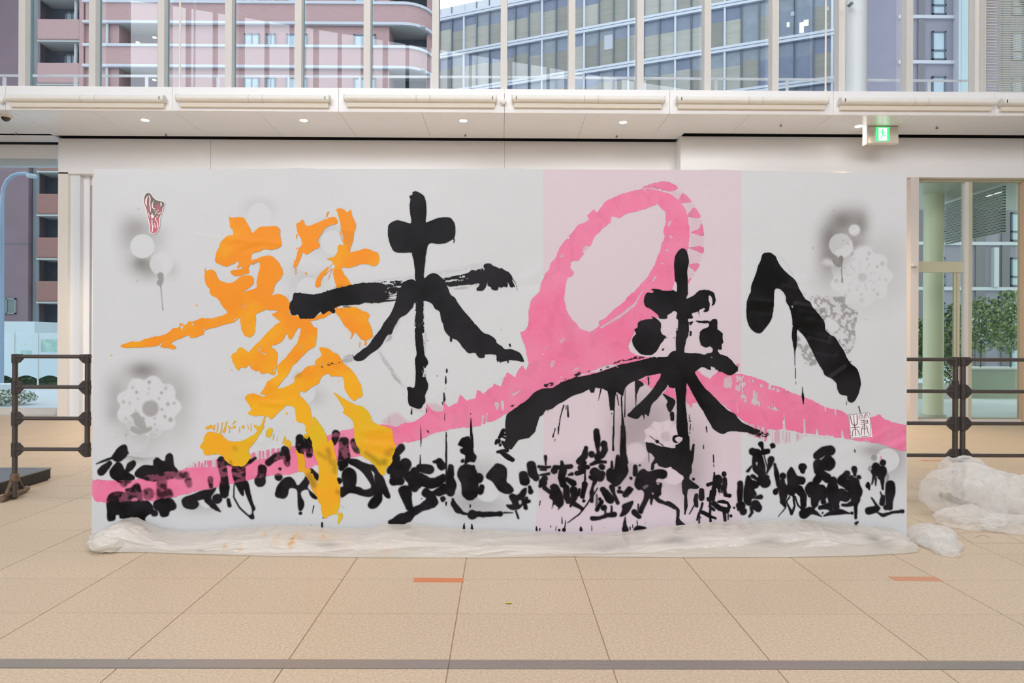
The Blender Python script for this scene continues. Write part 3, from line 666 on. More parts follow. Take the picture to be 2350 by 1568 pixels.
# frame behind the canvas
m_wood = mat('pale timber', lin(206, 186, 156), .6, nz=.12, ns=6, stretch=(1, 1, 8))
zt = Z(392, YM, 1150); xl, xr = X(216, YM, 800), X(2080, YM, 800)
m_edge = mat('white cloth edge', lin(235, 232, 230), .7)
fr = MB()
for i in range(9):
    x = xl+.05+(xr-xl-.1)*i/8; fr.box(x-.02, x+.02, YM+.035, YM+.075, 0, zt-.03)
for z in (.03, zt*.5, zt-.05): fr.box(xl+.02, xr-.02, YM+.035, YM+.075, z-.02, z+.02)
fr.obj('timber_frame', m_wood, mural)
MB().box(xl, xr, YM+.028, YM+.034, 0.0, zt-.012).obj('backing_board', m_wood, mural)
MB().box(xl+.002, xr-.002, YM+.012, YM+.08, zt-.012, zt-.004).obj('top_edge', m_edge, mural)
for k in (1, 7):
    x = xl+(xr-xl)*k/8; MB().prism([(x, YM+.08, zt*.75), (x, YM+.9, 0), (x, YM+.82, 0), (x, YM+.08, zt*.68)], (.04, 0, 0)).obj('back_brace', m_wood, mural)

# ---------------------------------------------------------------- painting rasteriser (field -> paint film mesh)
GS = 1.25; GX0, GY0, GX1, GY1 = 203, 378, 2090, 1252
class Grid:
    def __init__(s, x0, y0, x1, y1, g):
        s.x0, s.y0, s.g = x0, y0, g; s.w = int((x1-x0)/g)+1; s.h = int((y1-y0)/g)+1
        s.X, s.Y = np.meshgrid(x0+np.arange(s.w)*g, y0+np.arange(s.h)*g)
        s.X = s.X.astype(np.float32); s.Y = s.Y.astype(np.float32)
        s.WX = (fbm(s.X/16, s.Y/16, 11, 3)-.5).astype(np.float32)*2; s.WY = (fbm(s.X/16, s.Y/16, 12, 3)-.5).astype(np.float32)*2
        s.FX = (fbm(s.X/4.5, s.Y/4.5, 13, 2)-.5).astype(np.float32)*2; s.FY = (fbm(s.X/4.5, s.Y/4.5, 14, 2)-.5).astype(np.float32)*2
G0 = Grid(GX0, GY0, GX1, GY1, GS)
def num(s): return [float(t) for t in s.replace(',', ' ').split()]
def crom(p, n=4):
    out = []; N = len(p)
    for i in range(N):
        a, b, c, d = p[i-1], p[i], p[(i+1) % N], p[(i+2) % N]
        for k in range(n):
            t = k/n; out.append(.5*((2*b)+(-a+c)*t+(2*a-5*b+4*c-d)*t*t+(-a+3*b-3*c+d)*t**3))
    return np.array(out)
class Lay:
    def __init__(s, org=(0, 0, 1), G=None, soft=.8, w=1.2, f=.5):
        s.rs = 1.0; s.G = G or G0; s.D = np.zeros((s.G.h, s.G.w), np.float32); s.org = org; s.soft = soft; s.w = w; s.f = f
    def o(s, *org): s.org = org; return s
    def conv(s, txt, k=2):
        a = np.array(num(txt)).reshape(-1, k); a = a.copy(); ox, oy, sc_ = s.org
        a[:, 0] = ox+a[:, 0]/sc_; a[:, 1] = oy+a[:, 1]/sc_
        if k == 3: a[:, 2] = a[:, 2]/sc_*s.rs+(.35 if s.rs > 1 else 0)
        return a
    def reg(s, x0, y0, x1, y1, pad):
        G = s.G; i0 = max(0, int((y0-pad-G.y0)/G.g)); i1 = min(G.h, int((y1+pad-G.y0)/G.g)+2); j0 = max(0, int((x0-pad-G.x0)/G.g)); j1 = min(G.w, int((x1+pad-G.x0)/G.g)+2)
        return slice(i0, i1), slice(j0, j1)
    def wxy(s, r, w, f, wy=None):
        G = s.G
        return G.X[r]+G.WX[r]*w+G.FX[r]*f, G.Y[r]+G.WY[r]*(w if wy is None else wy)+G.FY[r]*(f if wy is None else wy*.5)
    def put(s, r, d, mode):
        if mode == 'max': s.D[r] = np.maximum(s.D[r], d)
        elif mode == 'sub': s.D[r] = s.D[r]*(1-d)
        return s
    def p(s, txt, d=1, soft=None, w=None, f=None, mode='max', smooth=True, wy=None, tex=None):
        a = s.conv(txt) if isinstance(txt, str) else txt
        if smooth: a = crom(a)
        soft = s.soft if soft is None else soft; w = s.w if w is None else w; f = s.f if f is None else f
        r = s.reg(a[:, 0].min(), a[:, 1].min(), a[:, 0].max(), a[:, 1].max(), soft*2+w*2+8)
        x, y = s.wxy(r, w, f, wy); ins = np.zeros(x.shape, bool); dm = np.full(x.shape, 1e9, np.float32); n = len(a)
        for i in range(n):
            x0, y0 = a[i]; x1, y1 = a[(i+1) % n]; dx, dy = x1-x0, y1-y0; L2 = dx*dx+dy*dy
            if L2 < 1e-6: continue
            t = np.clip(((x-x0)*dx+(y-y0)*dy)/L2, 0, 1); q = (x-x0-t*dx)**2+(y-y0-t*dy)**2; dm = np.minimum(dm, q)
            if dy != 0:
                c = (y0 > y) != (y1 > y); ins ^= c & (x < (x1-x0)*(y-y0)/dy+x0)
        sd = np.sqrt(dm)*np.where(ins, -1, 1)
        v = sstep(soft, -soft, sd)*d
        if tex is not None: v = v*tex[r]
        return s.put(r, v, mode)
    def s(s_, txt, d=1, soft=None, w=None, f=None, mode='max', tex=None):
        a = s_.conv(txt, 3) if isinstance(txt, str) else txt
        soft = s_.soft if soft is None else soft; w = s_.w if w is None else w; f = s_.f if f is None else f
        R = a[:, 2].max()
        w = min(w, R*.5); f = min(f, R*.35)
        r = s_.reg(a[:, 0].min()-R, a[:, 1].min()-R, a[:, 0].max()+R, a[:, 1].max()+R, soft*2+w*2+6)
        x, y = s_.wxy(r, w, f); best = np.full(x.shape, 1e9, np.float32)
        if len(a) == 1: best = np.hypot(x-a[0, 0], y-a[0, 1])-a[0, 2]
        for i in range(len(a)-1):
            x0, y0, r0 = a[i]; x1, y1, r1 = a[i+1]; dx, dy = x1-x0, y1-y0; L2 = dx*dx+dy*dy+1e-9
            t = np.clip(((x-x0)*dx+(y-y0)*dy)/L2, 0, 1); tt = t*t*(3-2*t)
            best = np.minimum(best, np.hypot(x-x0-t*dx, y-y0-t*dy)-(r0+(r1-r0)*tt))
        v = sstep(soft, -soft, best)*d
        if tex is not None: v = v*tex[r]
        return s_.put(r, v, mode)
    def many(s, txt, **k):
        for q in txt.split(';'):
            if q.strip(): s.s(q, **k)
        return s
    def gauss(s, x, y, r, d, ry=None):
        G = s.G; ry = ry or r; rr = s.reg(x-3*r, y-3*ry, x+3*r, y+3*ry, 0)
        v = d*np.exp(-(((G.X[rr]-x)/r)**2+((G.Y[rr]-y)/ry)**2)); s.D[rr] = 1-(1-s.D[rr])*(1-v); return s
def dry(G, ang, lu=40, lv=2.2, lo=.42, hi=.62, seed=31):
    c, s_ = math.cos(math.radians(ang)), math.sin(math.radians(ang)); u = G.X*c+G.Y*s_; v = -G.X*s_+G.Y*c
    n = .6*fbm(u/lu, v/lv, seed, 2)+.4*fbm(G.X/3.0, G.Y/3.0, seed+5, 2)
    return sstep(lo, hi, n).astype(np.float32)
def mfil(D):
    A = D.copy(); A[1:] = np.maximum(A[1:], D[:-1]); A[:-1] = np.maximum(A[:-1], D[1:]); B = A.copy(); B[:, 1:] = np.maximum(B[:, 1:], A[:, :-1]); B[:, :-1] = np.maximum(B[:, :-1], A[:, 1:]); return B
SEG = {1: 'c', 2: 'c'}
def film(name, L, off, m, parent, label=None, thr=.02, kind=None, soft=False):
    # paint film: crisp strokes are cut along their outline, thin washes keep a varying pigment density
    G = L.G; D = np.clip(L.D, 0, 1)
    lx = 215-(G.Y-388)*5/850; D = np.where((G.X < lx+.6) | (G.X > 2080.3) | (G.Y > 1245.0), 0, D)
    W = G.w; V = []; IK = []; F4 = []; F5 = []
    def full(c, ink):
        ii, jj = np.nonzero(c)
        if len(ii) == 0: return
        k = ii*W+jj; q = np.stack([k, k+W, k+W+1, k+1], -1); used, inv = np.unique(q, return_inverse=True)
        n0 = sum(len(v) for v in V); F4.append(inv.reshape(-1, 4)+n0); ui, uj = used//W, used % W
        V.append(np.stack([G.x0+uj*G.g, G.y0+ui*G.g], -1)); IK.append(ink[ui, uj])
    if soft:
        c = np.maximum(np.maximum(D[:-1, :-1], D[1:, :-1]), np.maximum(D[1:, 1:], D[:-1, 1:])) > thr; full(c, D*(.74 if soft is True else soft))
    else:
        A = mfil(mfil(D)); A = np.clip(A*1.07, 0, 1)
        lo = D < .5; mn = -mfil(mfil(mfil(-D))); ok = ((A < .5) | (mn > .08))[:-1, :-1]
        c = lo[:-1, :-1] & lo[1:, :-1] & lo[1:, 1:] & lo[:-1, 1:] & (np.maximum(D[:-1, :-1], D[1:, 1:]) > .03) & ok; full(c, D*.7)
        i_ = D >= .5; cnt = i_[:-1, :-1].astype(int)+i_[1:, :-1]+i_[1:, 1:]+i_[:-1, 1:]
        full(cnt == 4, A)
        bi, bj = np.nonzero((cnt > 0) & (cnt < 4)); n0 = sum(len(v) for v in V); vd = {}; vl = []; il = []; g = G.g
        for i, j in zip(bi.tolist(), bj.tolist()):
            cs = ((i, j), (i+1, j), (i+1, j+1), (i, j+1)); poly = []
            for t in range(4):
                p, q = cs[t], cs[(t+1) % 4]; dp, dq = D[p], D[q]
                if dp >= .5:
                    if p not in vd: vd[p] = len(vl); vl.append((G.x0+p[1]*g, G.y0+p[0]*g)); il.append(A[p])
                    poly.append(vd[p])
                if (dp >= .5) != (dq >= .5):
                    e = (p, q) if p < q else (q, p)
                    if e not in vd:
                        a_, b_2 = e; da, db = D[a_], D[b_2]; u = (.5-da)/(db-da); vd[e] = len(vl)
                        vl.append((G.x0+(a_[1]+(b_2[1]-a_[1])*u)*g, G.y0+(a_[0]+(b_2[0]-a_[0])*u)*g)); il.append(max(A[a_], A[b_2]))
                    poly.append(vd[e])
            if len(poly) > 2: F5.append([k+n0 for k in poly])
        if vl: V.append(np.array(vl)); IK.append(np.array(il))
    if not V: return None
    xy = np.concatenate(V); ink = np.concatenate(IK).astype(np.float32)
    v = canvas_pt(xy[:, 0], xy[:, 1], off); me = bpy.data.meshes.new(name)
    me.vertices.add(len(v)); me.vertices.foreach_set('co', np.ascontiguousarray(v, dtype=np.float32).ravel())
    q4 = np.concatenate(F4).ravel() if F4 else np.zeros(0, int); n4 = len(q4)//4
    l5 = [len(f) for f in F5]; q5 = np.array([k for f in F5 for k in f], dtype=np.int64)
    allq = np.concatenate([q4, q5]).astype(np.int32); st = np.concatenate([np.arange(n4)*4, n4*4+np.concatenate([[0], np.cumsum(l5)[:-1]]) if l5 else []]).astype(np.int32)
    me.loops.add(len(allq)); me.loops.foreach_set('vertex_index', allq); me.polygons.add(len(st)); me.polygons.foreach_set('loop_start', st)
    me.update(calc_edges=True); me.polygons.foreach_set('use_smooth', np.ones(len(st), dtype=bool)); me.validate()
    at = me.attributes.new('ink', 'FLOAT', 'POINT'); at.data.foreach_set('value', ink.ravel())
    me.materials.append(m); o = bpy.data.objects.new(name, me); C.objects.link(o); o.parent = parent
    if label: o['label'] = label
    if kind: o['kind'] = kind
    return o
def paint(name, c1, c2, rough=.5, spec=.3, ns=6, mul=False, stretch=None, zgrad=None):
    m = bpy.data.materials.new(name); m.use_nodes = True; n = m.node_tree.nodes; l = m.node_tree.links; b = n['Principled BSDF']; out = n['Material Output']
    at = n.new('ShaderNodeAttribute'); at.attribute_name = 'ink'
    g = n.new('ShaderNodeNewGeometry'); src = g.outputs['Position']
    if stretch:
        mp = n.new('ShaderNodeMapping'); mp.inputs['Scale'].default_value = stretch; l.new(src, mp.inputs['Vector']); src = mp.outputs['Vector']
    t = n.new('ShaderNodeTexNoise'); t.inputs['Scale'].default_value = ns; t.inputs['Detail'].default_value = 5; l.new(src, t.inputs['Vector'])
    mr = n.new('ShaderNodeMapRange'); mr.inputs['From Min'].default_value = .35; mr.inputs['From Max'].default_value = .65; l.new(t.outputs['Fac'], mr.inputs['Value'])
    mx = n.new('ShaderNodeMix'); mx.data_type = 'RGBA'; mx.inputs[6].default_value = (*c1, 1); mx.inputs[7].default_value = (*c2, 1); l.new(mr.outputs['Result'], mx.inputs[0]); col = mx.outputs[2]
    if zgrad:
        sp = n.new('ShaderNodeSeparateXYZ'); l.new(g.outputs['Position'], sp.inputs[0]); m2 = n.new('ShaderNodeMapRange')
        m2.inputs['From Min'].default_value = zgrad[0]; m2.inputs['From Max'].default_value = zgrad[1]; l.new(sp.outputs['Z'], m2.inputs['Value'])
        ad = n.new('ShaderNodeMath'); ad.operation = 'MULTIPLY_ADD'; ad.inputs[1].default_value = .9; ad.inputs[2].default_value = -.45; l.new(mr.outputs['Result'], ad.inputs[0])
        ad2 = n.new('ShaderNodeMath'); ad2.use_clamp = True; l.new(ad.outputs[0], ad2.inputs[0]); l.new(m2.outputs['Result'], ad2.inputs[1]); l.new(ad2.outputs[0], mx.inputs[0])
    l.new(col, b.inputs['Base Color']); b.inputs['Roughness'].default_value = rough; b.inputs['Specular IOR Level'].default_value = spec
    tr = n.new('ShaderNodeBsdfTransparent'); ms = n.new('ShaderNodeMixShader')
    l.new(at.outputs['Fac'], ms.inputs[0]); l.new(tr.outputs[0], ms.inputs[1]); l.new(b.outputs[0], ms.inputs[2]); l.new(ms.outputs[0], out.inputs['Surface'])
    return m
m_ink = paint('black ink', lin(9, 9, 10), lin(34, 32, 36), .42, .16, 3)
m_inks = paint('soaked black ink', lin(12, 11, 13), lin(34, 30, 35), .55, .10, 9)
m_pink = paint('pink paint', lin(232, 116, 156), lin(230, 132, 166), .5, .3, 4.5)
m_or = paint('orange yellow paint', lin(236, 174, 22), lin(238, 144, 26), .42, .25, 4.2, zgrad=(.75, 1.5))
m_ye = paint('mustard yellow paint', lin(220, 182, 26), lin(236, 166, 28), .42, .25, 5)
m_grey = paint('grey spray', lin(112, 101, 95), lin(122, 112, 106), .7, .2, 9)
m_lac = paint('bare cloth', lin(226, 226, 226), lin(230, 230, 230), .7, .2, 9)
def T(o, d): return o

# ================= 1. sprays
def circ(x, y, r, **k): return dict(x=x, y=y, r=r, **k)
def cmask(L, x, y, r, soft=1.2, keep=0.0):
    L.s(np.array([[x, y, r]], float), d=1-keep, soft=soft, w=.2, f=.2, mode='sub')
def specks(L, x, y, sx, sy, n, r0, r1, d, seed):
    R = np.random.RandomState(seed)
    for k in range(n):
        px, py = x+R.randn()*sx, y+R.randn()*sy; r = r0+(r1-r0)*R.rand()**2
        L.s(np.array([[px, py, r], [px, py+r*R.rand()*1.5, r*.8]]), d=d*(.5+.5*R.rand()), soft=1.2, w=.2, f=.2)
O1 = .0009
g = Lay((200, 380, 5))
g.gauss(300, 540, 30, .30, 42); g.gauss(330, 608, 36, .42, 26); g.gauss(322, 602, 14, .35, 12); g.gauss(350, 545, 32, .2, 30); g.gauss(345, 620, 26, .22, 22); g.gauss(396, 620, 16, .14, 20); g.gauss(316, 520, 26, .22, 20)
specks(g, 312, 560, 18, 40, 34, .8, 2.2, .35, 1)
cmask(g, 326.6, 565, 27.6); cmask(g, 370, 606, 26.5, keep=.12)
g.many('840 1265 38 850 1310 30 830 1350 34', d=.5, soft=1.5); g.many('842 1370 8 848 1450 4 858 1550 4 868 1660 7', d=.6, soft=.9)
film('spray_mark', g, O1, m_grey, mural, soft=True, label= 'grey spray around two round stencil gaps with a thin drip, top left')
for lb_, gl_, ml_ in (('faint grey spray circle above the orange top stroke', ((595, 480, 34, .16, 22),), ((595, 492, 27, 0),)), ('faint grey spray crescent inside the orange upper right strokes', ((748, 548, 34, .17, 34),), ((762, 556, 27, 0),)), ('faint grey spray ring above the long black bar', ((703, 640, 44, .13, 44),), ((709, 666, 29, 0), (712, 600, 30, .3))), ('faint grey spray under the orange arch', ((722, 912, 26, .16, 22),), ((700, 902, 24, 0),))):
    g = Lay()
    for q_ in gl_: g.gauss(*q_)
    for q_ in ml_: cmask(g, q_[0], q_[1], q_[2], keep=q_[3])
    film('spray_mark', g, O1, m_grey, mural, soft=True, label=lb_)
def lace(L, x, y, R, seed, d, tilt=0, ry=1.0):
    # stencilled doily: sprayed halo shows only through the holes
    cmask_ = Lay(G=L.G)
    n = 9; pts = []
    for k in range(n*4):
        a = 2*math.pi*k/(n*4)+tilt; rr = R*(.95+.07*math.cos(a*n))*(1 if k % 2 else 1.02); pts.append((x+rr*math.cos(a), y+rr*ry*math.sin(a)))
    L.p(np.array(pts), mode='sub', soft=2.2, w=1.5, f=.6)
    Rn = np.random.RandomState(seed)
    L.s(np.array([[x+R*.06, y+R*.06*ry, R*.25]]), d=d, soft=4, w=1, f=.3)
    for ring, m_, sz in ((.42, 7, .055), (.60, 9, .06), (.80, 9, .07)):
        for k in range(m_):
            a = 2*math.pi*(k+.5*(ring > .5))/m_+tilt; cx_, cy_ = x+R*ring*math.cos(a), y+R*ring*ry*math.sin(a); q = R*sz*(.7+.6*Rn.rand())
            L.p(np.array([(cx_-q, cy_), (cx_, cy_-q*1.1), (cx_+q, cy_), (cx_, cy_+q*1.1)]), d=d*(.35+.6*Rn.rand()), soft=1.6, w=.5, f=.3, smooth=False)
g = Lay(); g.gauss(328, 850, 34, .55, 18); g.gauss(340, 870, 55, .2, 35); g.gauss(268, 905, 26, .30, 38); g.gauss(262, 950, 20, .24, 22); g.gauss(400, 900, 38, .22, 48); g.gauss(410, 950, 30, .12, 60); g.gauss(330, 980, 60, .22, 45)
lace(g, 341, 934, 74, 3, .42, .2, .96)
g.many('312 955 9 320 970 12 330 985 8; 305 985 7 320 992 7 345 984 5', d=.4, soft=3)
specks(g, 290, 985, 20, 22, 14, .8, 1.8, .4, 4)
film('spray_mark', g, O1, m_grey, mural, soft=True, label= 'grey spray with a lace doily stencil at the mural edge, below the orange tail')
g = Lay(); g.gauss(300, 990, 22, .25, 24); g.gauss(345, 1010, 30, .18, 26); g.gauss(310, 1046, 26, .42, 13); g.gauss(335, 1040, 24, .25, 22); cmask(g, 316.5, 1009, 27.5); specks(g, 318, 1008, 14, 14, 9, 2, 5, .16, 9)
film('spray_mark', g, O1, m_grey, mural, soft=True, label= 'grey spray circle below the lace doily stencil')
g = Lay((1630, 470, 5))
g.gauss(1930, 508, 26, .55, 22); g.gauss(1950, 500, 34, .34, 26); g.gauss(1975, 515, 18, .5, 30); g.gauss(1905, 545, 20, .5, 30); g.gauss(1912, 595, 26, .45, 26); g.gauss(1930, 550, 36, .38, 40); g.gauss(1898, 570, 22, .3, 44); g.gauss(1960, 560, 26, .32, 18)
cmask(g, 1929, 562, 26.5, keep=.22); cmask(g, 1961, 528, 13, soft=3); g.p('1430 540 1500 500 1580 440 1620 410 1640 520 1560 600 1480 610', mode='sub', soft=2); g.p('1340 620 1500 690 1620 690 1700 480 2100 500 2100 700 1340 700', mode='sub', soft=7)
g.many('1500 610 26 1502 650 18 1506 700 6 1512 870 6 1514 890 10', d=.75, soft=1)
g.p('1370 560 1430 620 1480 600 1520 640 1500 720 1420 690', d=.6, soft=2)
specks(g, 1935, 555, 22, 26, 30, .8, 2.4, .5, 12)
film('spray_mark', g, O1, m_grey, mural, soft=True, label= 'dark grey spray around two stencil circles with a drip, top right')
g = Lay(); g.gauss(1990, 640, 90, .10, 80); g.gauss(1900, 635, 30, .16, 30); g.gauss(2030, 600, 50, .10, 60); lace(g, 1976, 634, 72, 8, .26, .5, .96); lace(g, 1976, 634, 40, 9, .2, .1, 1)
film('spray_mark', g, O1*.7, m_grey, mural, soft=True, label= 'faint grey lace doily spray below the two dark stencil circles')
g = Lay((1630, 470, 5)); tx = sstep(.46, .56, fbm(G0.X/6, G0.Y/6, 77, 4))
g.p('1150 1080 1300 1060 1540 1050 1560 1150 1700 1250 1660 1400 1670 1560 1640 1640 1560 1720 1480 1600 1330 1780 1130 1850 1060 1750 1000 1650 1010 1500 1180 1500', d=.48, soft=2, w=3, tex=.35+.65*tx)
g.p('1330 1300 1430 1320 1480 1400 1400 1480 1330 1420', mode='sub', soft=3, w=3); g.p('1010 1440 1060 1480 1120 1560 1120 1600 1040 1560', mode='sub', soft=3)
g.D *= (.30+.70*tx)
film('spray_mark', g, O1, m_grey, mural, soft=True, label= 'mottled grey stencil patch beside the last big black stroke')
g = Lay(); g.gauss(1490, 965, 70, .34, 70); g.gauss(1440, 1000, 40, .25, 60); g.gauss(1460, 1090, 70, .24, 50); g.gauss(1330, 1100, 60, .16, 46); g.gauss(1590, 1030, 40, .22, 70); g.gauss(1580, 1100, 40, .25, 50); g.gauss(1260, 1100, 40, .13, 30)
lace(g, 1525, 1000, 47, 5, .2, 0, .75); cmask(g, 1545, 1085, 28); cmask(g, 1460, 1040, 24, soft=5, keep=.2); specks(g, 1400, 1120, 120, 40, 40, .5, 1.4, .6, 5)
film('spray_mark', g, O1, m_grey, mural, soft=True, label= 'brown grey spray haze with a doily stencil under the third big character')
g = Lay(); g.gauss(1110, 1160, 55, .26, 26); g.gauss(1100, 1090, 45, .22, 34); g.gauss(1060, 1150, 40, .2, 30); cmask(g, 1119, 1124, 28, soft=2.5)
film('spray_mark', g, O1, m_grey, mural, soft=True, label= 'soft grey spray around a circle left of the pink sheet, bottom row'); g = Lay()
g.gauss(2042, 1052, 38, .45, 40); g.gauss(2000, 1035, 24, .3, 12); cmask(g, 2037, 1056, 27); g.o(1800, 980, 4.273).many('880 300 30; 850 410 32; 1010 470 20 1010 540 12', d=.55, soft=1.6); film('spray_mark', g, O1, m_grey, mural, soft=True, label= 'grey spray circle at the lower right mural corner'); g = Lay(); g.gauss(450, 1160, 40, .2, 20); g.gauss(480, 1150, 16, .3, 20); cmask(g, 475, 1150, 17)
film('spray_mark', g, O1, m_grey, mural, soft=True, label= 'small grey spray patch under the slanting black ink mark')

# ================= 2. pink
pk = Lay(soft=1.0, w=2.2, f=1.0); B_ = (770, 690, 5)
vtex = .80+.20*sstep(.3, .6, fbm(G0.X/20, G0.Y/20, 41, 4))
teeth = fbm(G0.X/9, G0.Y/60, 43, 2)
# loop body
pk.o(1180, 390, 5)
outer = np.vstack([pk.conv('1990 930 2010 800 2015 680 2000 560 1980 480 1920 380 1860 320 1780 270 1690 240 1560 215 1430 225 1300 255 1170 300 1050 360 1000 430 945 490 920 450 840 520 860 570 730 635 680 700 580 820 520 900 480 1000 430 1060 410 1130 350 1200 310 1300 290 1400 200 1480 180 1560'),
    np.array(num('1214,718 1212,745 1206,758 1192,763 1200,784 1206,802 1210,822 1212,836 1208,848 1199,838 1190,848 1180,866 1164,854 1156,868 1150,886 1200,900 1240,890 1290,872 1340,858 1400,842 1450,832 1494,820 1460,816 1445,806 1442,795 1450,775 1460,760 1478,745 1497,732 1514,728 1530,700 1542,670 1548,644 1578,600')).reshape(-1, 2)])
hole = np.vstack([pk.conv('580 1560 575 1460 590 1340 610 1240 680 1210 685 1170 645 1120 650 1060 740 1040 790 980 830 920 880 860 930 760 1000 690 1100 600 1130 530 1200 555 1260 520 1340 490 1440 470 1540 430 1640 395 1740 480 1745 600 1715 700 1725 780 1690 850 1680 940 1640 1000 1610 1090 1580 1150 1540 1210 1480 1290 1400 1370 1330 1430 1270 1500 1200 1560'),
    Lay(org=(1140, 690, 5)).conv('1400 60 1280 160 1160 300 1070 360 970 325 920 270 850 190 800 100 780 0')])
band = np.array(num('''211,1077 214,1104 222,1101 300,1104 340,1090 420,1078 440,1060 500,1053 570,1042 620,1031 670,1026 700,1014 750,1000 784,988 814,983 850,980 878,974 910,981 934,972 956,966 978,950 978,926 990,940 1002,948 1016,944 1018,920 1030,934 1050,926 1056,906 1070,920 1092,912 1094,892 1110,904 1130,890 1134,880 1150,886 1200,895 1240,890 1300,870 1400,845 1500,825 1560,822 1600,850 1630,870 1650,852 1676,857 1704,859 1740,870 1762,878 1800,892 1836,908 1860,916 1886,930 1930,944 1950,956 2000,960 2018,952 2030,962 2060,972 2082,976 2082,1038 2060,1034 2030,1022 2000,1015 1960,1008 1900,1000 1850,994 1800,988 1760,984 1730,976 1710,968 1680,946 1650,920 1620,895 1590,880 1540,870 1480,865 1400,880 1320,895 1240,925 1200,940 1162,950 1122,970 1090,980 1026,986 990,998 1004,994 980,1002 964,1010 928,1016 902,1026 860,1045 800,1052 750,1062 700,1078 670,1088 610,1094 566,1104 528,1112 500,1118 440,1130 400,1142 350,1150 240,1154 218,1150 210,1136''')).reshape(-1, 2)
pk.p(band, smooth=False, w=1.5, wy=3.5, f=.6, d=.97)
pk.p(outer, d=.97, smooth=False, w=2.2, f=1.2); pk.p(hole, mode='sub', smooth=False, w=1.8, f=1.0, soft=.9)
pk.o(1140, 690, 5).many('1190 260 22 1300 180 26 1400 90 28 1560 -40 20', d=.72, soft=2, w=2)
pk.many('1200 300 12 1330 225 16 1480 130 18 1600 20 12 1680 -120 8', mode='sub', d=.75, soft=2.2, w=2)
pk.o(1180, 390, 5).many('1790 600 22 1770 640 14; 1790 770 20; 1755 920 18; 1700 1075 16; 1620 1230 18 1600 1270 14; 550 985 20 530 1000 14; 830 900 34 790 930 22; 690 1080 36 720 1060 20; 800 560 24; 620 780 18; 1500 238 14', mode='sub', d=.7, soft=2.5, w=3, f=1.5)
for q in ('1480 190 1600 150 1720 130 1810 145 1880 210 1770 250 1690 235 1560 215 1470 215', '1935 265 2030 345 2030 370 1925 385 1890 350', '2065 425 2140 545 2000 545 1990 510', '2150 600 2180 760 2080 735 2020 720 2120 680', '2170 880 2165 960 2080 930 2000 900 2010 880', '2130 1075 2080 1170 2040 1140 2000 1080', '2040 1230 1995 1320 1995 1260'):
    pk.p(q, d=.8, soft=1.4, tex=.75+.35*sstep(.35, .6, fbm(G0.X/5, G0.Y/5, 51, 3)), w=1)
pk.p('1860 215 1950 270 2030 340 2080 420 2140 540 2170 640 2178 760 2170 900 2140 1040 2090 1160 2030 1270 1995 1320 1990 1000 2015 800 2000 540 1920 380 1770 255', d=.13, soft=1.5)
pk.p('1470 215 1560 200 1650 215 1760 240 1700 245 1560 216', mode='sub', d=.5, soft=2)
vst = sstep(.34, .55, .5*fbm(G0.X/2.6, G0.Y/26, 65, 2)+.5*fbm(G0.X/9, G0.Y/7, 66, 2))
pk.o(1630, 750, 5)
for q in ('165 570 250 560 260 640 240 710 150 700', '300 560 390 560 410 650 390 760 340 760 285 720', '340 760 390 780 430 860 390 870 350 820', '490 730 550 740 550 840 600 910 540 910 470 880', '690 850 740 860 730 900 790 970 660 940 650 920 700 910', '460 590 510 610 490 660 440 640', '570 655 640 700 560 700', '670 650 740 680 740 730 660 720', '760 700 840 740 760 750', '850 720 930 730 920 790 860 770'):
    pk.p(q, mode='sub', d=.80, soft=1.2, w=1.6, f=1.0, smooth=False, tex=.35+.65*vst)
for x, y0, y1, r in ((845, 990, 1090, 6), (845, 1090, 1200, 19), (1078, 1060, 1210, 12), (1220, 1185, 1235, 16), (960, 1210, 1300, 12), (1510, 1200, 1290, 12), (310, 870, 990, 5), (1315, 880, 970, 8), (1435, 950, 1010, 9), (770, 1190, 1290, 9), (730, 1190, 1300, 6), (705, 1190, 1300, 6), (615, 1150, 1190, 7), (1690, 1290, 1320, 7), (1780, 1290, 1320, 7)):
    pk.s('%g %g %g %g %g %g' % (x, y0, r*.7, x+8, y1, r), mode='sub', d=.85, soft=1)
fr_ = np.clip(sstep(.38, .62, fbm(G0.X/2.6, G0.Y/50, 61, 2)), 0, 1)
pk.p('370 1080 520 1120 640 1160 700 1170 650 1330 560 1290 400 1220', d=.62, tex=.35+.6*fr_, soft=2)
pk.p('660 1160 860 1180 1300 1240 1330 1270 1100 1250 1040 1300 900 1330 700 1330', d=.42, tex=fr_, soft=5); pk.p('1330 1260 1650 1290 1860 1330 1860 1340 1600 1300', d=.6, soft=1.5)
pk.s('313 437 16', soft=.8)
pk.o(1530, 980, 5)
pk.o(1800, 980, 4.273).many('935 258 7; 945 290 7 955 320 8', d=.9)
# left part: dry strokes at the upper edge & faded zones
pk.o(200, 980, 5)
ftop = sstep(.40, .55, fbm(G0.X/4, G0.Y/40, 63, 2))
z_ = np.where((G0.X < 900), 1, 0)
edge = np.interp(G0.X, [200, 420, 500, 620, 700, 900], [1100, 1075, 1072, 1050, 1040, 1000])
pk.D = np.where((G0.X < 720) & (G0.Y < edge), pk.D*(.25+.6*ftop), pk.D)
pk.p('60 500 250 540 300 610 70 615', mode='sub', d=.55, soft=6)
pk.o(*B_)
pk.p('540 1400 620 1330 700 1290 760 1330 820 1380 940 1370 1040 1310 1050 1290 900 1250 980 1240 1020 1290 1060 1180 1180 1200 1240 1260 1160 1300 1000 1350 900 1400 700 1450 640 1460', d=.28, soft=5, w=3)
pk.many('1840 1180 20 1850 1240 10; 1910 1160 18 1920 1260 12; 1690 1320 14 1680 1420 14; 1740 1290 9 1730 1400 9', mode='sub', d=.7, soft=2, w=2)
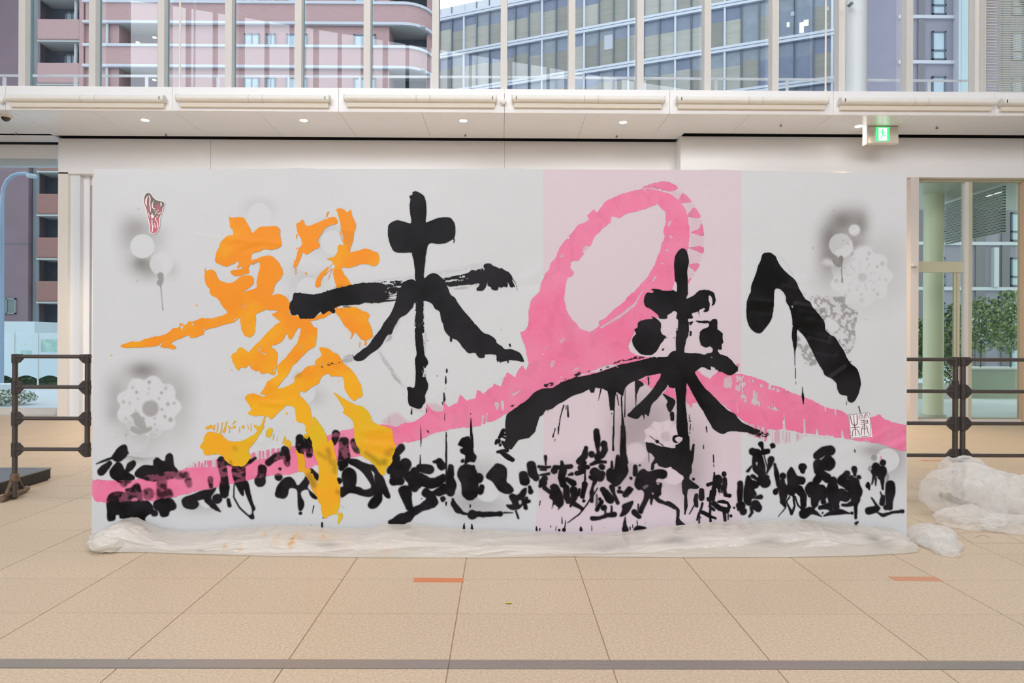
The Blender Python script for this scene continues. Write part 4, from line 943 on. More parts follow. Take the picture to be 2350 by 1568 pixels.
pk.o(1140, 690, 5).many('200 1080 20 260 1040 12 140 1100 8; 20 1180 14 15 1250 10; 75 1150 16 70 1240 10; 740 470 22 780 440 10; 545 550 16; 530 620 18; 650 700 20 640 740 30; 920 780 22 880 810 14; 740 880 18', mode='sub', d=.6, soft=3, w=3, f=1.5)
pk.p('900 870 1060 820 1200 740 1330 735 1400 770 1240 800 1050 840', mode='sub', d=.5, soft=3, w=3)
pk.o(1140, 690, 5)
for q in ('2175 950 2210 990 2260 1080 2300 1160 2250 1190 2232 1240 2200 1190 2178 1170', '1600 920 1700 890 1800 850 1890 825 1885 880 1830 950 1780 1015 1730 970 1680 940', '1905 1075 1950 1010 1985 960 2020 980 2050 1060 2055 1130 1990 1090', '1985 1130 2010 1140 2005 1200 1985 1270 1975 1200'):
    pk.p(q, d=.93)
pk.o(*B_)
pk.o(1140, 690, 5).p('250 1020 330 990 345 1010', mode='sub', d=.4)
mott = .90+.10*sstep(.35, .62, fbm(G0.X/16, G0.Y/22, 47, 4))
pk.D *= mott
pinkD = pk.D.copy()
film('pink_brushstroke', pk, .0016, m_pink, mural, 'long pink brushstroke rising into a tall slanted loop')

# ================= 3. small black characters
small = []
wash = 1-.42*np.clip(pinkD, 0, 1)*(G0.X < 900)*sstep(.36, .6, fbm(G0.X/12, G0.Y/9, 71, 3))-.10*np.clip(pinkD, 0, 1)*(G0.X < 900)
K_ = (200, 980, 5); L_ = (640, 980, 5); F_ = (1080, 980, 5); E_ = (1530, 980, 5); Q_ = (1800, 980, 4.273)
def char(label, fn, soft=2.0, w=1.3, f=.35):
    L = Lay(soft=soft, w=w, f=f); L.rs = 1.16; fn(L); L.D *= wash; small.append(L.D.copy())
    film('ink_character', L, .0020+.000018*len(small), m_inks, mural, label, soft=1.0, thr=.08)
def c1(L):
    L.o(*K_).p('280 350 320 280 370 230 430 205 460 230 462 290 450 340 390 390 330 400'); L.many('110 425 5 190 385 9 285 355 10; 460 300 14')
def c1c(L):
    L.o(*K_).p('260 500 320 420 350 400 400 430 430 490 460 420 530 385 560 420 530 480 480 520 540 560 540 600 480 620 400 650 330 620 270 570')
    L.s('440 600 60 420 640 40', d=.85, soft=4)
def c1a(L):
    L.o(*K_).many('155 520 34 215 460 34 255 415 24')
def c1b(L):
    L.o(*K_).p('220 860 250 780 330 740 430 750 440 710 500 690 560 640 600 660 620 730 640 840 700 850 750 900 760 950 740 990 690 1020 665 1060 680 1145 600 1120 540 1080 520 1030 470 1050 380 1050 365 1012 330 1012 312 1070 235 1075 225 960')
    L.p('500 840 540 810 580 830 560 850', mode='sub', d=.8)
def c2(L):
    L.o(*K_).p('550 520 590 470 650 440 750 440 760 390 800 350 850 385 890 390 900 330 950 300 985 340 1000 440 1040 500 1030 560 960 600 860 620 740 625 640 600 560 570')
    L.many('1040 560 34 1130 550 34; 1160 620 34 1170 670 26; 860 640 50 850 800 50; 700 770 60; 930 770 50', d=.85, soft=4)
    L.p('760 870 820 830 960 820 1020 890 1010 950 950 970 930 1020 880 1040 840 1020 820 970 770 940'); L.s('770 990 35', soft=3)
def c3(L):
    L.o(*K_).p('1080 850 1130 800 1220 770 1320 730 1430 710 1480 700 1430 790 1410 830 1340 830 1270 850 1280 890 1250 930 1190 945 1110 920')
    L.many('1380 830 32 1440 900 28 1490 945 18 1525 970 6; 1490 825 48; 1415 600 28 1420 680 20'); 
    L.many('1545 390 44 1560 500 42 1580 600 35 1575 700 50 1570 770 42; 1620 840 18 1635 905 18')
def c4(L):
    L.o(*K_).p('1690 640 1830 620 1870 750 1900 860 1930 940 1905 980 1920 1050 1880 1060 1840 1020 1885 1000 1880 920 1830 800 1800 720 1795 790 1760 780 1720 690')
    L.many('1690 660 4 1680 800 5 1750 930 6 1880 1050 6; 1640 410 38 1700 430 34 1760 440 40 1850 410 22 1930 360 12; 1740 500 70 1750 600 60', soft=2)
def c5(L):
    L.o(*K_).many('1985 620 56 2000 560 42 2010 480 42; 2080 410 32 2170 340 34 2260 320 40; 2265 260 32 2290 400 30; 2195 575 38; 2210 480 16')
    L.o(*L_).p('-40 800 -35 720 0 650 60 590 130 575 180 620 215 670 270 620 320 550 370 560 350 640 330 700 390 760 450 820 410 830 360 790 330 720 260 740 260 800 290 860 280 930 250 960 220 940 215 800 200 720 120 705 100 780 50 825')
    L.many('245 990 16; 70 270 38 90 350 35 100 430 22')
def c6(L):
    L.o(*L_).many('365 505 22 420 560 30 480 625 12; 240 130 38 250 220 48 250 300 35 245 400 20; 335 130 38 345 220 45 350 320 30')
def c7(L):
    L.o(*L_).many('655 80 38 645 150 32 640 190 14; 745 170 48 745 260 52 750 340 58 735 420 52 722 470 32; 890 220 48 905 260 40; 860 180 36')
    L.p('800 370 900 375 1000 420 1100 450 1110 530 1060 500 1080 560 1100 640 1110 700 1120 760 1060 800 980 800 880 770 800 765 720 810 690 750 690 700 740 680 720 600 730 520 780 470 830 470 880 520 890 620 880 680 930 690 980 720 1050 700 1050 660 1000 580 940 510 860 450 800 420'); L.many('690 620 30')
def c8(L):
    L.o(*L_).p('1095 560 1110 470 1150 520 1200 580 1240 680 1280 780 1270 820 1230 815 1190 770 1185 840 1130 920 1060 940 1020 900 1050 840 1100 760')
def c9(L):
    L.o(*L_).many('1405 240 38 1350 300 34; 1340 360 45 1330 440 60; 1280 500 36 1340 500 40; 1400 500 75 1450 430 58; 1320 620 44 1390 620 42; 1310 560 30; 1480 560 45')
def c10(L):
    L.o(*L_).many('1560 520 50 1565 640 72 1560 710 34; 1500 590 45; 1620 475 40 1730 490 46; 1740 470 20; 1620 600 60 1720 650 52 1800 640 48 1880 590 40; 1780 400 12 1840 400 34 1870 450 42')
def c11(L):
    L.o(*L_).many('1970 465 28 1965 560 32 1975 660 50 1970 750 42; 1900 710 54 1840 750 42; 1885 830 26; 1450 745 66 1475 840 46 1500 920 34; 1290 1100 28 1400 1060 56 1470 1040 48 1530 980 38 1620 935 36 1700 895 46 1750 860 62 1745 800 50; 1690 760 45 1760 760 20 1840 740 36', w=2)
def c12(L):
    L.o(*L_).many('1995 830 10 2000 880 24 2050 950 30 2120 990 12 2170 1000 9 2220 1008 46 2290 1003 22 2400 1005 24 2500 1002 20 2540 1000 26')
    L.many('2290 1000 26 2350 1010 26')
def c13(L):
    L.o(*L_).p('2060 190 2100 130 2180 110 2210 150 2230 230 2240 290 2270 340 2250 400 2190 400 2130 430 2140 330 2090 300 2080 260 2110 240 2060 210'); L.many('2110 390 18')
def c14(L):
    L.o(*L_).many('2160 540 96 2190 620 86 2195 740 82 2195 780 56; 2230 460 20; 2290 590 50; 2310 740 34 2328 690 24')
def c15(L):
    L.o(*F_).p('180 560 220 500 270 440 320 420 400 460 420 540 410 630 460 670 495 730 460 770 400 770 330 740 300 700 240 620 190 600')
def c16(L):
    L.o(*F_).many('605 555 44 620 620 48; 695 440 42 710 530 46 750 590 30')
def c17(L):
    L.o(*F_).p('440 800 480 770 540 780 590 720 640 700 640 760 620 820 660 830 640 870 600 900 560 940 480 950 420 920 410 890 480 880'); L.many('675 690 15 690 745 24; 640 820 16; 620 880 16 630 930 18; 640 860 20 670 855 15; 520 960 8 545 1050 8; 380 985 6 480 985 4')
    L.p('550 850 580 840 585 880 560 890', mode='sub', d=.9)
def c18(L):
    L.o(*F_).many('330 120 14 350 95 18 375 40 18; 355 110 10 400 130 8; 370 85 10 430 100 12; 290 190 12 300 150 12; 320 165 22; 340 210 14; 370 180 14 400 230 14 460 235 12; 310 290 12 350 280 15 420 270 18; 340 290 15 420 340 26 480 375 20; 460 190 26', soft=.9)
def c19(L):
    L.o(*F_).many('860 340 14 860 430 8; 780 460 14 850 465 16 910 460 10; 800 490 8 860 490 10; 780 555 6 850 545 12 900 535 12; 850 590 30 830 640 26 800 680 18; 850 700 22 900 740 22; 830 640 40')
def c20(L):
    L.o(*F_).many('1045 400 12 1050 450 22; 960 500 32 965 465 22 1050 465 18 1150 455 22; 1060 500 38 1040 580 34 1060 660 32; 1100 600 20 1180 650 30; 1130 550 10 1165 540 16')
def c21(L):
    L.o(*F_).p('900 810 920 720 910 680 950 650 1000 670 1040 740 1065 820 1060 900 1000 955 1005 930 960 890 930 940 940 850'); L.many('1100 700 30 1100 800 34 1120 850 28; 1180 730 38 1195 790 34 1170 850 30 1150 910 10; 1180 880 22 1280 940 16; 1245 720 14 1240 780 14')
def c22(L):
    L.o(*F_).many('1325 245 20 1310 330 30 1250 400 32 1300 410 25; 1260 470 24 1340 460 22; 1220 530 22 1300 510 20; 1315 510 6 1315 640 8; 1310 660 28 1290 760 22 1285 800 22; 1300 850 16; 1460 700 4 1400 790 6 1330 900 5 1240 1010 5 1110 1105 2.5', soft=1)
def c23(L):
    L.o(*F_).many('1445 50 26 1450 130 32 1460 200 25 1465 290 14; 1530 200 34 1540 260 30 1500 320 36 1460 345 36; 1390 315 32; 1380 430 14 1450 400 22 1550 400 12; 1505 460 30; 1420 520 44 1480 570 48 1510 540 30; 1380 580 20 1430 620 18 1400 690 12 1390 760 20 1390 850 16')
    L.p('1500 220 1510 250 1490 290 1480 250', mode='sub', d=.8)
def c24(L):
    L.o(*F_).many('1750 0 20 1750 150 26 1750 300 32 1755 400 46'); L.p('1555 560 1560 500 1600 470 1640 480 1660 400 1670 330 1695 318 1712 350 1715 400 1780 400 1810 500 1790 560 1740 620 1710 660 1650 690 1610 640 1570 610'); L.many('1620 690 25 1650 780 12 1690 870 18; 1710 700 15; 1620 400 8 1620 470 12; 1700 740 18 1740 750 12')
    L.many('1770 780 24 1820 710 24 1850 720 14 1800 800 4'); L.p('1740 900 1790 870 1860 850 1860 900 1820 970 1770 1020 1710 1030 1740 960'); L.many('1775 1040 4 1770 1120 14 1775 1180 32')
def c25(L):
    L.o(*F_).many('1520 720 28 1550 760 38 1600 830 44; 1480 830 16; 1500 860 22 1450 950 20; 1530 930 30; 1545 960 8 1545 1000 8; 1615 910 7 1615 990 10; 1400 1050 24 1480 1050 16 1570 1015 20 1650 1005 26'); L.many('1445 780 9 1445 900 12', d=.6)
def c26(L):
    L.o(*F_).p('1880 640 1900 570 1940 500 1990 480 2040 510 2140 490 2240 500 2250 570 2210 600 2150 590 2130 630 2200 650 2190 720 2190 770 2160 810 2230 860 2300 880 2350 930 2340 950 2240 900 2150 870 2100 820 2080 890 2060 880 2050 820 2000 920 1970 990 1930 990 1940 920 1980 840 1990 760 1960 720 1920 720 1885 680')
    L.p('2130 640 2170 650 2150 670', mode='sub', d=.9); L.p('1975 680 2030 660 2040 690 1990 720', mode='sub', d=.5, soft=2); L.p('2080 750 2105 765 2090 780', mode='sub', d=.9)
    L.many('1890 460 20 1890 540 24; 1940 440 9; 1840 590 14; 1880 980 28 1930 1030 20; 1925 890 6 1925 1000 5'); L.p('1870 1185 1920 1130 2020 1165')
def c27(L):
    L.o(*E_).many('340 790 18 330 840 20 340 905 18; 320 890 5 260 1000 3; 400 730 25 400 820 28; 410 880 10 350 1070 8; 375 1000 6 375 1110 6; 470 665 14 540 640 14; 590 600 42 600 680 26; 660 540 26; 665 600 22 670 780 16 720 790 18; 545 530 6 550 640 20 540 740 22 530 830 18; 600 700 12 600 740 10; 635 680 12 630 750 8', soft=.9, w=1.8)
    L.many('510 740 14 500 800 10 500 930 10 500 1090 10; 480 830 20; 395 975 18 470 1010 20 560 1050 10; 540 880 24 600 930 24 690 960 28 722 920 14 700 870 12 640 858 16 590 860 10; 490 910 10 540 950 14; 660 980 14 670 1070 14; 735 1020 14; 775 930 10; 705 1000 5 705 1060 4', soft=.9)
def c28(L):
    L.o(*E_).many('1082 200 26 1100 250 12 1110 290 28 1160 280 24; 985 285 34 1040 310 46 1050 400 58 1060 470 62 1095 540 40; 1213 222 28 1200 250 3; 1202 375 32 1185 440 22 1150 530 8; 1240 430 12 1265 540 22 1280 670 18; 1115 620 70 1130 640 55; 985 565 20 1045 605 14; 980 450 7 930 510 12; 1120 330 4 1150 450 4')
    L.p('1025 410 1045 400 1040 440 1028 435', mode='sub', d=.9)
def c29(L):
    L.o(*E_).many('845 650 28 840 760 28 840 840 22'); L.p('880 720 900 650 920 570 950 560 980 610 1020 620 1060 660 1050 700 1010 720 1030 780 980 830 970 900 920 900 880 850'); L.many('850 905 44; 880 970 36; 970 920 14 980 980 14 950 1030 8; 1020 900 48 1050 930 40; 985 820 8 1080 805 22; 830 945 20')
def c30(L):
    L.o(*E_).many('1335 565 32; 1325 620 22 1340 720 44 1340 860 28 1360 905 16'); L.p('1380 660 1380 540 1400 490 1430 458 1470 510 1500 560 1580 580 1590 640 1520 670 1480 760 1440 790 1390 770 1320 700'); L.many('1560 465 40 1562 510 24; 1500 620 40; 1550 620 36; 1250 745 28 1290 690 8; 1520 720 42 1570 800 32 1572 900 26 1560 950 16; 1410 800 6 1380 860 6 1435 1000 12 1470 900 8 1455 780 10; 1475 800 6 1510 900 7 1555 955 8; 1365 930 4 1280 1030 2', soft=1)
    L.many('1575 1000 46 1640 965 38 1690 980 22 1780 1030 4')
def c31(L):
    L.o(*E_).many('1730 330 40 1800 275 42 1880 270 46; 1740 430 50 1740 500 45; 1850 420 72; 1850 360 40; 1720 620 38 1770 540 40 1840 590 45; 1760 460 60')
    L.many('1680 720 78; 1770 720 48 1790 800 38; 1710 800 50 1700 880 36 1680 940 12; 1800 860 24; 1760 930 20 1850 910 32 1880 940 22; 1790 990 8; 1640 790 16')
def c32(L):
    L.o(*E_).many('1910 620 42 1900 740 66 1920 850 56 1945 920 34; 2000 780 62 2050 800 52; 2070 535 28 2010 620 46 2070 660 44; 2075 700 30'); L.p('1800 1030 1880 960 1980 940 2060 970 2125 995 2050 1002 1900 1015'); L.many('2125 990 14; 2020 900 12 2070 900 15 2120 880 24')
def c33(L):
    L.o(*E_).many('2152 485 28 2160 555 14; 2115 590 28; 2205 580 22; 2150 640 50 2165 750 70 2170 830 45 2170 930 16 2170 1045 13; 2175 1110 14 2195 1095 8')
def c34(L):
    L.o(*Q_).many('898 390 34; 968 352 28; 900 440 40 960 430 40 950 490 30; 880 480 10 858 560 5; 895 500 8 895 570 5; 960 500 20 965 610 9; 1040 570 38 1040 640 42 1030 740 30 1032 790 24; 1000 790 24; 968 690 20 960 750 22; 940 640 4 965 690 8; 820 580 20 835 615 5; 828 822 32 900 808 28 925 800 14 885 740 7 858 695 5; 910 840 5 970 872 14 1060 840 10 1150 826 13 1160 828 16')
labs_ = [('small black ink character in the lower left corner, with a thin left tail', c1), ('black ink body shape beneath the small bird-like character, lower left corner', c1c), ('small slanted black ink dab in the lower left corner', c1a), ('square black ink block touching the plastic at the lower left', c1b), ('black ink character with two upright lobes at lower left', c2), ('slanting black ink mark with round lower dots', c3), ('thin-legged black ink mark under the orange foot stroke', c4), ('arched black ink marks left of the orange column', c5), ('two upright black ink dabs beside the orange column', c6), ('looped black ink character right of the orange column', c7), ('slanted black ink leg under the yellow foot', c8),
    ('clustered black ink dabs right of the yellow foot', c9), ('curled black ink mark like an open eye', c10), ('running black ink stroke stepping up to the right', c11), ('long low black ink stroke ending in dots', c12), ('small black ink figure hanging from a drip', c13), ('stacked round black ink blobs', c14), ('heavy tapering black ink blob left of the pink sheet', c15), ('twin black ink dabs at the pink sheet edge', c16), ('lattice-like black ink character at the pink sheet edge', c17), ('fine black ink character under the long arch end', c18), ('soft black ink marks at the start of the pink sheet', c19), ('roofed black ink character on the pink sheet', c20), ('lower black ink character pair on the pink sheet', c21), ('thread-like black ink character with a long thin tail', c22), ('tall black ink character topped by an oval loop', c23), ('dark soaked black ink cluster under the drips', c24), ('black ink character on a flat base stroke', c25), ('broad black ink character with spreading legs', c26), ('thin scratchy black ink characters right of the big vertical stroke', c27), ('antler-like black ink character topped by round dots', c28), ('soft black ink character made of petal blobs', c29), ('black ink character with splayed thin legs', c30), ('tall stacked black ink character with curled top', c31), ('broad black ink character standing on a flat stroke', c32), ('upright black ink figure with a long stem', c33), ('last black ink character at the lower right corner', c34)]
for lb, fn in labs_: char(lb, fn)
smallD = np.max(small, axis=0)
# drips and splatter
dr = Lay(soft=.7, w=.5, f=.2)
dr.o(*L_).many('1620 320 5 1622 460 8; 1920 60 5 1920 330 11 1920 560 6 1920 680 4; 1920 870 11 1920 905 6; 2205 0 10 2215 120 13 2225 230 12; 1628 0 3 1630 150 6 1628 230 3; 495 1105 12 495 1150 10; 565 1180 18; 2195 900 10 2195 925 7; 1638 825 7; 400 905 6 380 1000 3; 505 1045 8; 365 1130 5; 1700 40 5 1715 60 9')
dr.o(*L_).p('2110 1198 2130 1095 2145 1193 2200 1193 2215 1110 2230 1190 2200 1207')
dr.o(*F_).many('1640 0 9 1635 200 9 1635 265 13; 975 20 4 940 118 6; 1005 0 5 1005 80 5; 970 140 4 960 180 2; 755 1150 8 757 1185 12; 795 1165 6 793 1185 9; 1015 1185 15; 1070 1182 22; 1088 1070 4 1080 1165 7; 1048 1020 3 1048 1110 6; 920 1135 5 920 1155 3; 985 1140 3 975 1190 4; 1390 1135 4 1390 1190 6; 1910 1070 4 1915 1130 5; 1830 1150 7 1832 1180 5; 540 1215 14; 440 1232 12; 12 1120 6 15 1195 15; 800 850 5 790 905 5; 2000 1050 2 2000 1120 3; 1860 1120 4 1858 1160 4')
dr.p('1250 1192 1265 1140 1288 1192')
dr.many('2045 100 2 2240 240 3; 2060 105 2 2210 215 3; 2045 300 4 2048 410 3')
dr.o(*E_).many('425 205 4 425 250 5; 535 320 5 538 400 5; 540 430 4 542 460 4; 545 530 3 545 560 3; 2160 260 5 2160 290 6; 455 0 8 462 60 5; 390 1030 3 392 1050 5; 590 965 4; 780 780 4; 2310 650 18 2315 690 12 2330 725 3; 220 780 3 215 850 5')
dr.o(*B_).many('1275 790 9 1275 820 10; 1265 870 6 1265 940 10 1265 955 5; 1258 1010 5; 1245 1060 6 1250 1140 12 1240 1170 4; 1225 1170 5 1230 1200 4; 1040 1240 4 1043 1280 5; 875 1230 3 870 1300 9; 1552 1300 7; 1553 1350 5 1555 1470 12 1560 1560 14; 1270 1520 4 1272 1560 8; 1325 430 13 1325 460 13; 975 1390 2 978 1560 2; 1255 1290 3 1252 1380 3; 610 1290 1.5 615 1400 1.5; 1055 460 5; 1092 70 4; 1165 855 3 1165 870 3; 1160 1180 3; 1905 890 2 1905 1060 2', soft=.6)
dr.o(1140, 690, 5).many('815 1200 6 820 1330 11; 795 1200 4 797 1250 5; 770 1200 8 730 1330 5 705 1530 6; 670 1440 2 650 1565 3; 1345 1250 6 1345 1565 6; 1430 1100 8 1440 1300 8 1450 1450 18 1450 1565 12; 1475 980 3 1470 1340 6; 1320 1300 7; 1595 1080 8 1598 1210 4; 1640 1180 2; 1165 1150 3 1200 1000 8; 1120 1220 4; 1040 1180 4; 515 1010 .1; 2010 1300 24 2015 1360 22; 1400 1200 5 1380 1080 5; 1600 1250 3; 1740 880 8 1745 960 8; 2210 1310 3 2210 1390 3; 1970 380 4; 1950 425 6; 2010 370 4; 2035 425 7; 2065 320 7; 1905 565 10 1920 550 4; 590 1265 6; 640 1250 4; 150 500 7 155 525 9; 85 430 4')
dr.many('2225 270 14; 2225 360 12 2220 400 8', d=.9)
dr.p('1590 920 1640 920 1690 965 1640 1000 1610 1070 1590 1060')
dr.o(1630, 750, 5).many('970 20 28 966 110 30 972 200 22 970 300 5 972 450 3; 978 470 4 978 560 4 984 660 2; 1060 690 3 1060 740 5 1063 800 14 1070 890 5; 1562 850 3 1566 900 3; 1705 915 5 1722 985 4; 1612 400 6; 40 1475 3 40 1560 6; 1660 1420 7')
specks(dr, 1750, 1000, 6, 20, 0, 1, 1, 1, 0)
R_ = np.random.RandomState(3)
for k in range(260):
    x = 230+1830*R_.rand(); y = 470+760*R_.rand()**.7; r = .35+.9*R_.rand()**4
    dr.s(np.array([[x, y, r]]), d=.35+.5*R_.rand(), soft=.6, w=.1, f=.1)
film('ink_drips', dr, .0042, m_ink, mural, kind='stuff')

# ================= 4. orange
orr = Lay(soft=.9, w=1.6, f=.9); M_ = (440, 440, 5); N_ = (440, 740, 5); OO = (200, 690, 5)
def oc1(L):
    L.o(*M_).p('430 290 470 300 550 290 600 310 640 370 670 420 695 470 740 430 800 400 900 400 960 395 1010 430 1020 500 1025 620 980 650 920 665 830 660 780 690 690 710 690 780 680 830 650 880 670 930 600 950 520 970 460 950 450 920 480 900 550 890 590 870 540 850 525 790 480 830 410 858 340 840 270 810 270 740 300 650 350 560 400 510 475 495 465 440 440 400')
    L.p('150 860 165 915 220 895 270 930 310 1010 390 1045 480 1035 560 975 640 960 700 985 705 1050 650 1110 590 1150 680 1130 740 1100 745 1010 780 870 770 800 690 830 680 800 770 760 870 735 940 760 1010 830 1040 910 1030 990 960 1060 935 1150 905 1190 980 1170 1050 1190 1115 1250 1125 1330 1120 1380 1150 1470 1190 1480 1230 1420 1260 1470 1220 1560 1130 1700 1080 1560 1000 1480 920 1410 960 1390 1000 1350 960 1360 880 1345 800 1375 730 1410 720 1480 560 1450 400 1450 405 1385 350 1310 300 1230 220 1180 200 1110 155 1050')
    L.many('595 1290 5 600 1320 8; 570 1330 10; 810 1130 6', mode='sub', d=.9); L.many('530 850 10 530 870 14; 435 262 4')
    L.p('665 890 690 850 760 800 785 850 770 920 740 990 745 1060 740 1100 700 1110 715 1040 710 990 660 950', mode='sub', soft=.8)
    L.many('690 815 4 780 775 4; 690 840 3 780 795 3', d=1, soft=.6)
    L.o(*OO).p('380 520 440 485 560 470 700 435 830 410 920 370 980 320 1060 310 1060 270 1130 275 1170 240 1210 235 1300 205 1430 205 1480 190 1600 155 1700 130 1900 90 2050 70 2200 90 2190 110 2000 110 1920 150 1900 180 1750 200 1700 240 1600 270 1450 310 1340 350 1330 390 1200 430 1170 395 1080 430 980 480 960 500 1020 530 990 560 920 540 850 540 820 520 780 530 600 540 560 545 440 540', wy=2.6)
    L.many('1085 300 16 1090 330 9; 1210 265 12 1200 290 6; 1455 220 10; 850 490 8 830 520 7; 1340 330 12; 1755 200 12; 1700 215 10; 1820 230 10', mode='sub', d=.95, soft=.9)
    L.p('1760 200 1910 180 1930 320 1915 390 1860 430 1800 400 1770 330 1760 260', wy=3); L.many('1040 470 8 1100 440 8 1170 400 8', d=.5, tex=dry(G0, 75, 8, 2)); L.many('275 625 9; 1254 45 5 1254 60 7; 1608 450 5; 1660 797 7; 1825 522 4')
def oc2(L):
    L.o(*M_).p('1200 370 1240 350 1260 320 1290 340 1300 380 1340 390 1400 370 1500 330 1640 290 1665 360 1600 380 1520 430 1470 510 1450 560 1470 630 1400 670 1330 720 1290 700 1250 650 1270 580 1230 500 1205 440')
    L.many('1255 660 30 1225 760 26 1200 830 18; 1185 800 14 1190 950 5; 1545 290 5 1568 240 12; 1205 490 7 1200 540 4; 1205 650 8; 1230 720 14 1210 790 16')
    L.many('1170 850 6 1130 950 4; 1155 980 6 1135 1120 6; 1125 1150 4 1100 1210 3', d=.55)
    L.p('1660 200 1730 185 1780 230 1820 200 1850 290 1885 370 1870 440 1840 460 1720 420 1700 350 1680 270', wy=3); L.p('1715 400 1860 440 1840 600 1810 690 1750 640 1730 520', d=.86, soft=2, w=3); L.many('1700 460 6 1720 540 5 1735 580 3', d=1)
    L.p('1680 620 1760 620 1790 690 1900 680 2000 655 2080 680 2145 715 2140 820 2080 855 2010 830 1920 840 1820 870 1720 880 1780 990 1830 1070 1825 1140 1680 1150 1650 1060 1620 950 1640 850 1600 790 1550 770 1640 740 1670 690')
    L.p('1410 1070 1450 980 1510 900 1560 870 1540 930 1490 1010 1470 1080 1430 1095'); L.many('1550 900 3 1620 820 3; 1520 960 3 1610 880 4; 1560 1010 3 1610 900 4 1640 880 3; 1440 1010 3 1580 840 2; 1305 930 9 1320 940 8')
def oc3(L):
    L.o(*M_).p('1640 1370 1700 1340 1840 1320 1950 1360 2040 1410 2020 1480 2060 1560 2075 1650 2070 1670 2000 1710 1930 1680 1880 1620 1850 1660 1815 1690 1830 1620 1760 1540 1700 1450', wy=3)
    L.p('1150 1390 1250 1450 1450 1420 1640 1280 1700 1290 1600 1400 1500 1450 1380 1480 1300 1500 1290 1560 1180 1560 1130 1500')
    L.o(*N_).p('1000 0 1180 -30 1130 70 1080 150 1020 230 960 260 940 300 980 350 985 400 970 520 940 600 870 580 800 590 770 550 740 560 680 530 660 490 620 520 560 520 540 550 510 530 490 500 460 430 460 370 510 340 540 290 600 295 650 340 700 290 800 190 900 90')
    L.many('790 290 9 760 330 8; 840 360 12 800 350 6; 940 540 10 930 570 6; 930 280 22', mode='sub', d=.85, soft=1.6); L.many('1930 230 6 1925 280 5; 1995 230 12 1990 260 8; 2060 150 20')
def oc4(L):
    L.o(*N_).p('1270 20 1340 -30 1400 50 1440 80 1420 260 1340 320 1240 420 1160 500 1110 590 1050 660 1000 720 970 775 850 830 790 805 830 760 870 680 960 620 990 590 980 510 1060 420 1120 350 1160 290 1210 230 1240 130')
    L.p('610 870 640 830 700 815 760 830 830 850 900 800 970 770 1080 740 1170 680 1180 620 1270 560 1320 510 1400 490 1420 440 1490 380 1465 290 1540 290 1610 330 1690 380 1740 480 1800 530 1780 640 1700 620 1600 625 1560 590 1480 640 1460 700 1390 730 1300 800 1240 790 1240 850 1290 890 1350 980 1370 1060 1365 1180 1330 1240 1280 1160 1200 1130 1180 980 1090 960 1020 1010 960 1070 910 1110 880 1085 840 1075 760 1070 720 1100 740 1075 640 1050 680 1000 650 940')
    L.p('1690 400 1750 480 1830 540 1880 610 1930 700 1955 780 1960 850 1900 880 1860 900 1790 830 1750 760 1745 680 1720 600'); L.many('1250 270 14; 1410 480 8 1420 510 5; 1505 460 6 1510 490 5; 1560 600 14', mode='sub', d=.85, soft=1.2)
    L.many('1830 820 18 1850 900 14 1845 950 9; 1800 830 10', d=.6, tex=dry(G0, 80, 20, 2.4)); L.many('1085 1040 12; 1160 1150 7; 455 545 6; 510 840 4; 1680 680 6; 600 915 5; 1065 1000 5')
def oc5(L):
    L.o(*N_).p('1620 805 1700 850 1790 900 1880 950 1960 970 2040 1050 2070 1130 2150 1175 2290 1230 2310 1350 2340 1430 2310 1530 2290 1630 2230 1670 2220 1740 2180 1750 2100 1650 2020 1580 1940 1520 1920 1460 1870 1350 1860 1260 1850 1140 1740 1040 1750 1000 1680 880')
def oc6(L):
    L.o(*N_).p('1300 1230 1370 1180 1390 1080 1440 1130 1500 1210 1550 1310 1560 1370 1610 1350 1640 1480 1665 1570 1670 1700 1665 1800 1705 1880 1705 1950 1690 2100 1660 2200 1580 2215 1540 2250 1510 2240 1480 2150 1480 2100 1440 2030 1450 1850 1455 1650 1420 1560 1390 1470 1370 1350 1340 1290')
    L.o(*L_).p('190 260 240 300 290 320 300 480 260 520 230 500 215 400', d=.9, soft=1.5); L.p('280 480 350 480 400 560 440 640 470 700 470 830 400 760 340 620 300 560', d=.85, soft=1.5)
    L.many('700 1010 28 705 1050 26 680 1110 8; 740 925 8; 715 905 8; 320 110 32; 40 190 5 70 110 6', w=2.5); L.many('100 180 38 130 230 28', d=.75, soft=2)
def oc7(L):
    L.o(*K_).p('1290 230 1330 170 1350 100 1400 60 1530 80 1560 110 1620 160 1700 170 1780 160 1860 120 1940 70 1960 0 2030 0 1990 60 1940 150 1870 230 1850 280 1880 340 1850 390 1790 450 1680 450 1600 400 1550 330 1500 310 1420 320 1350 320 1330 260')
    L.o(*N_).many('840 1080 6 800 1200 16 775 1260 24')
    L.many('170 1220 14 215 1200 20 260 1230 8; 260 1180 6 250 1240 4; 300 1160 6 290 1250 6; 350 1150 5 330 1270 7; 400 1140 5 370 1260 14; 470 1170 6 490 1130 5 510 1150 4; 430 1190 4 435 1270 5; 490 1200 16; 545 1200 4 545 1260 5; 590 1200 18; 640 1160 4 650 1240 3; 680 1160 4 675 1250 5; 720 1190 12 760 1220 12; 420 1200 10 470 1220 5', d=.95, w=1.8, f=1, soft=.8)
    L.many('900 1240 30 885 1300 24; 940 1290 6 930 1350 4; 985 1310 3 975 1370 3; 1020 1320 3; 1040 1390 6 1070 1320 10; 1100 1390 38 1130 1380 16; 860 1240 5 850 1320 4; 800 1290 4', w=2)
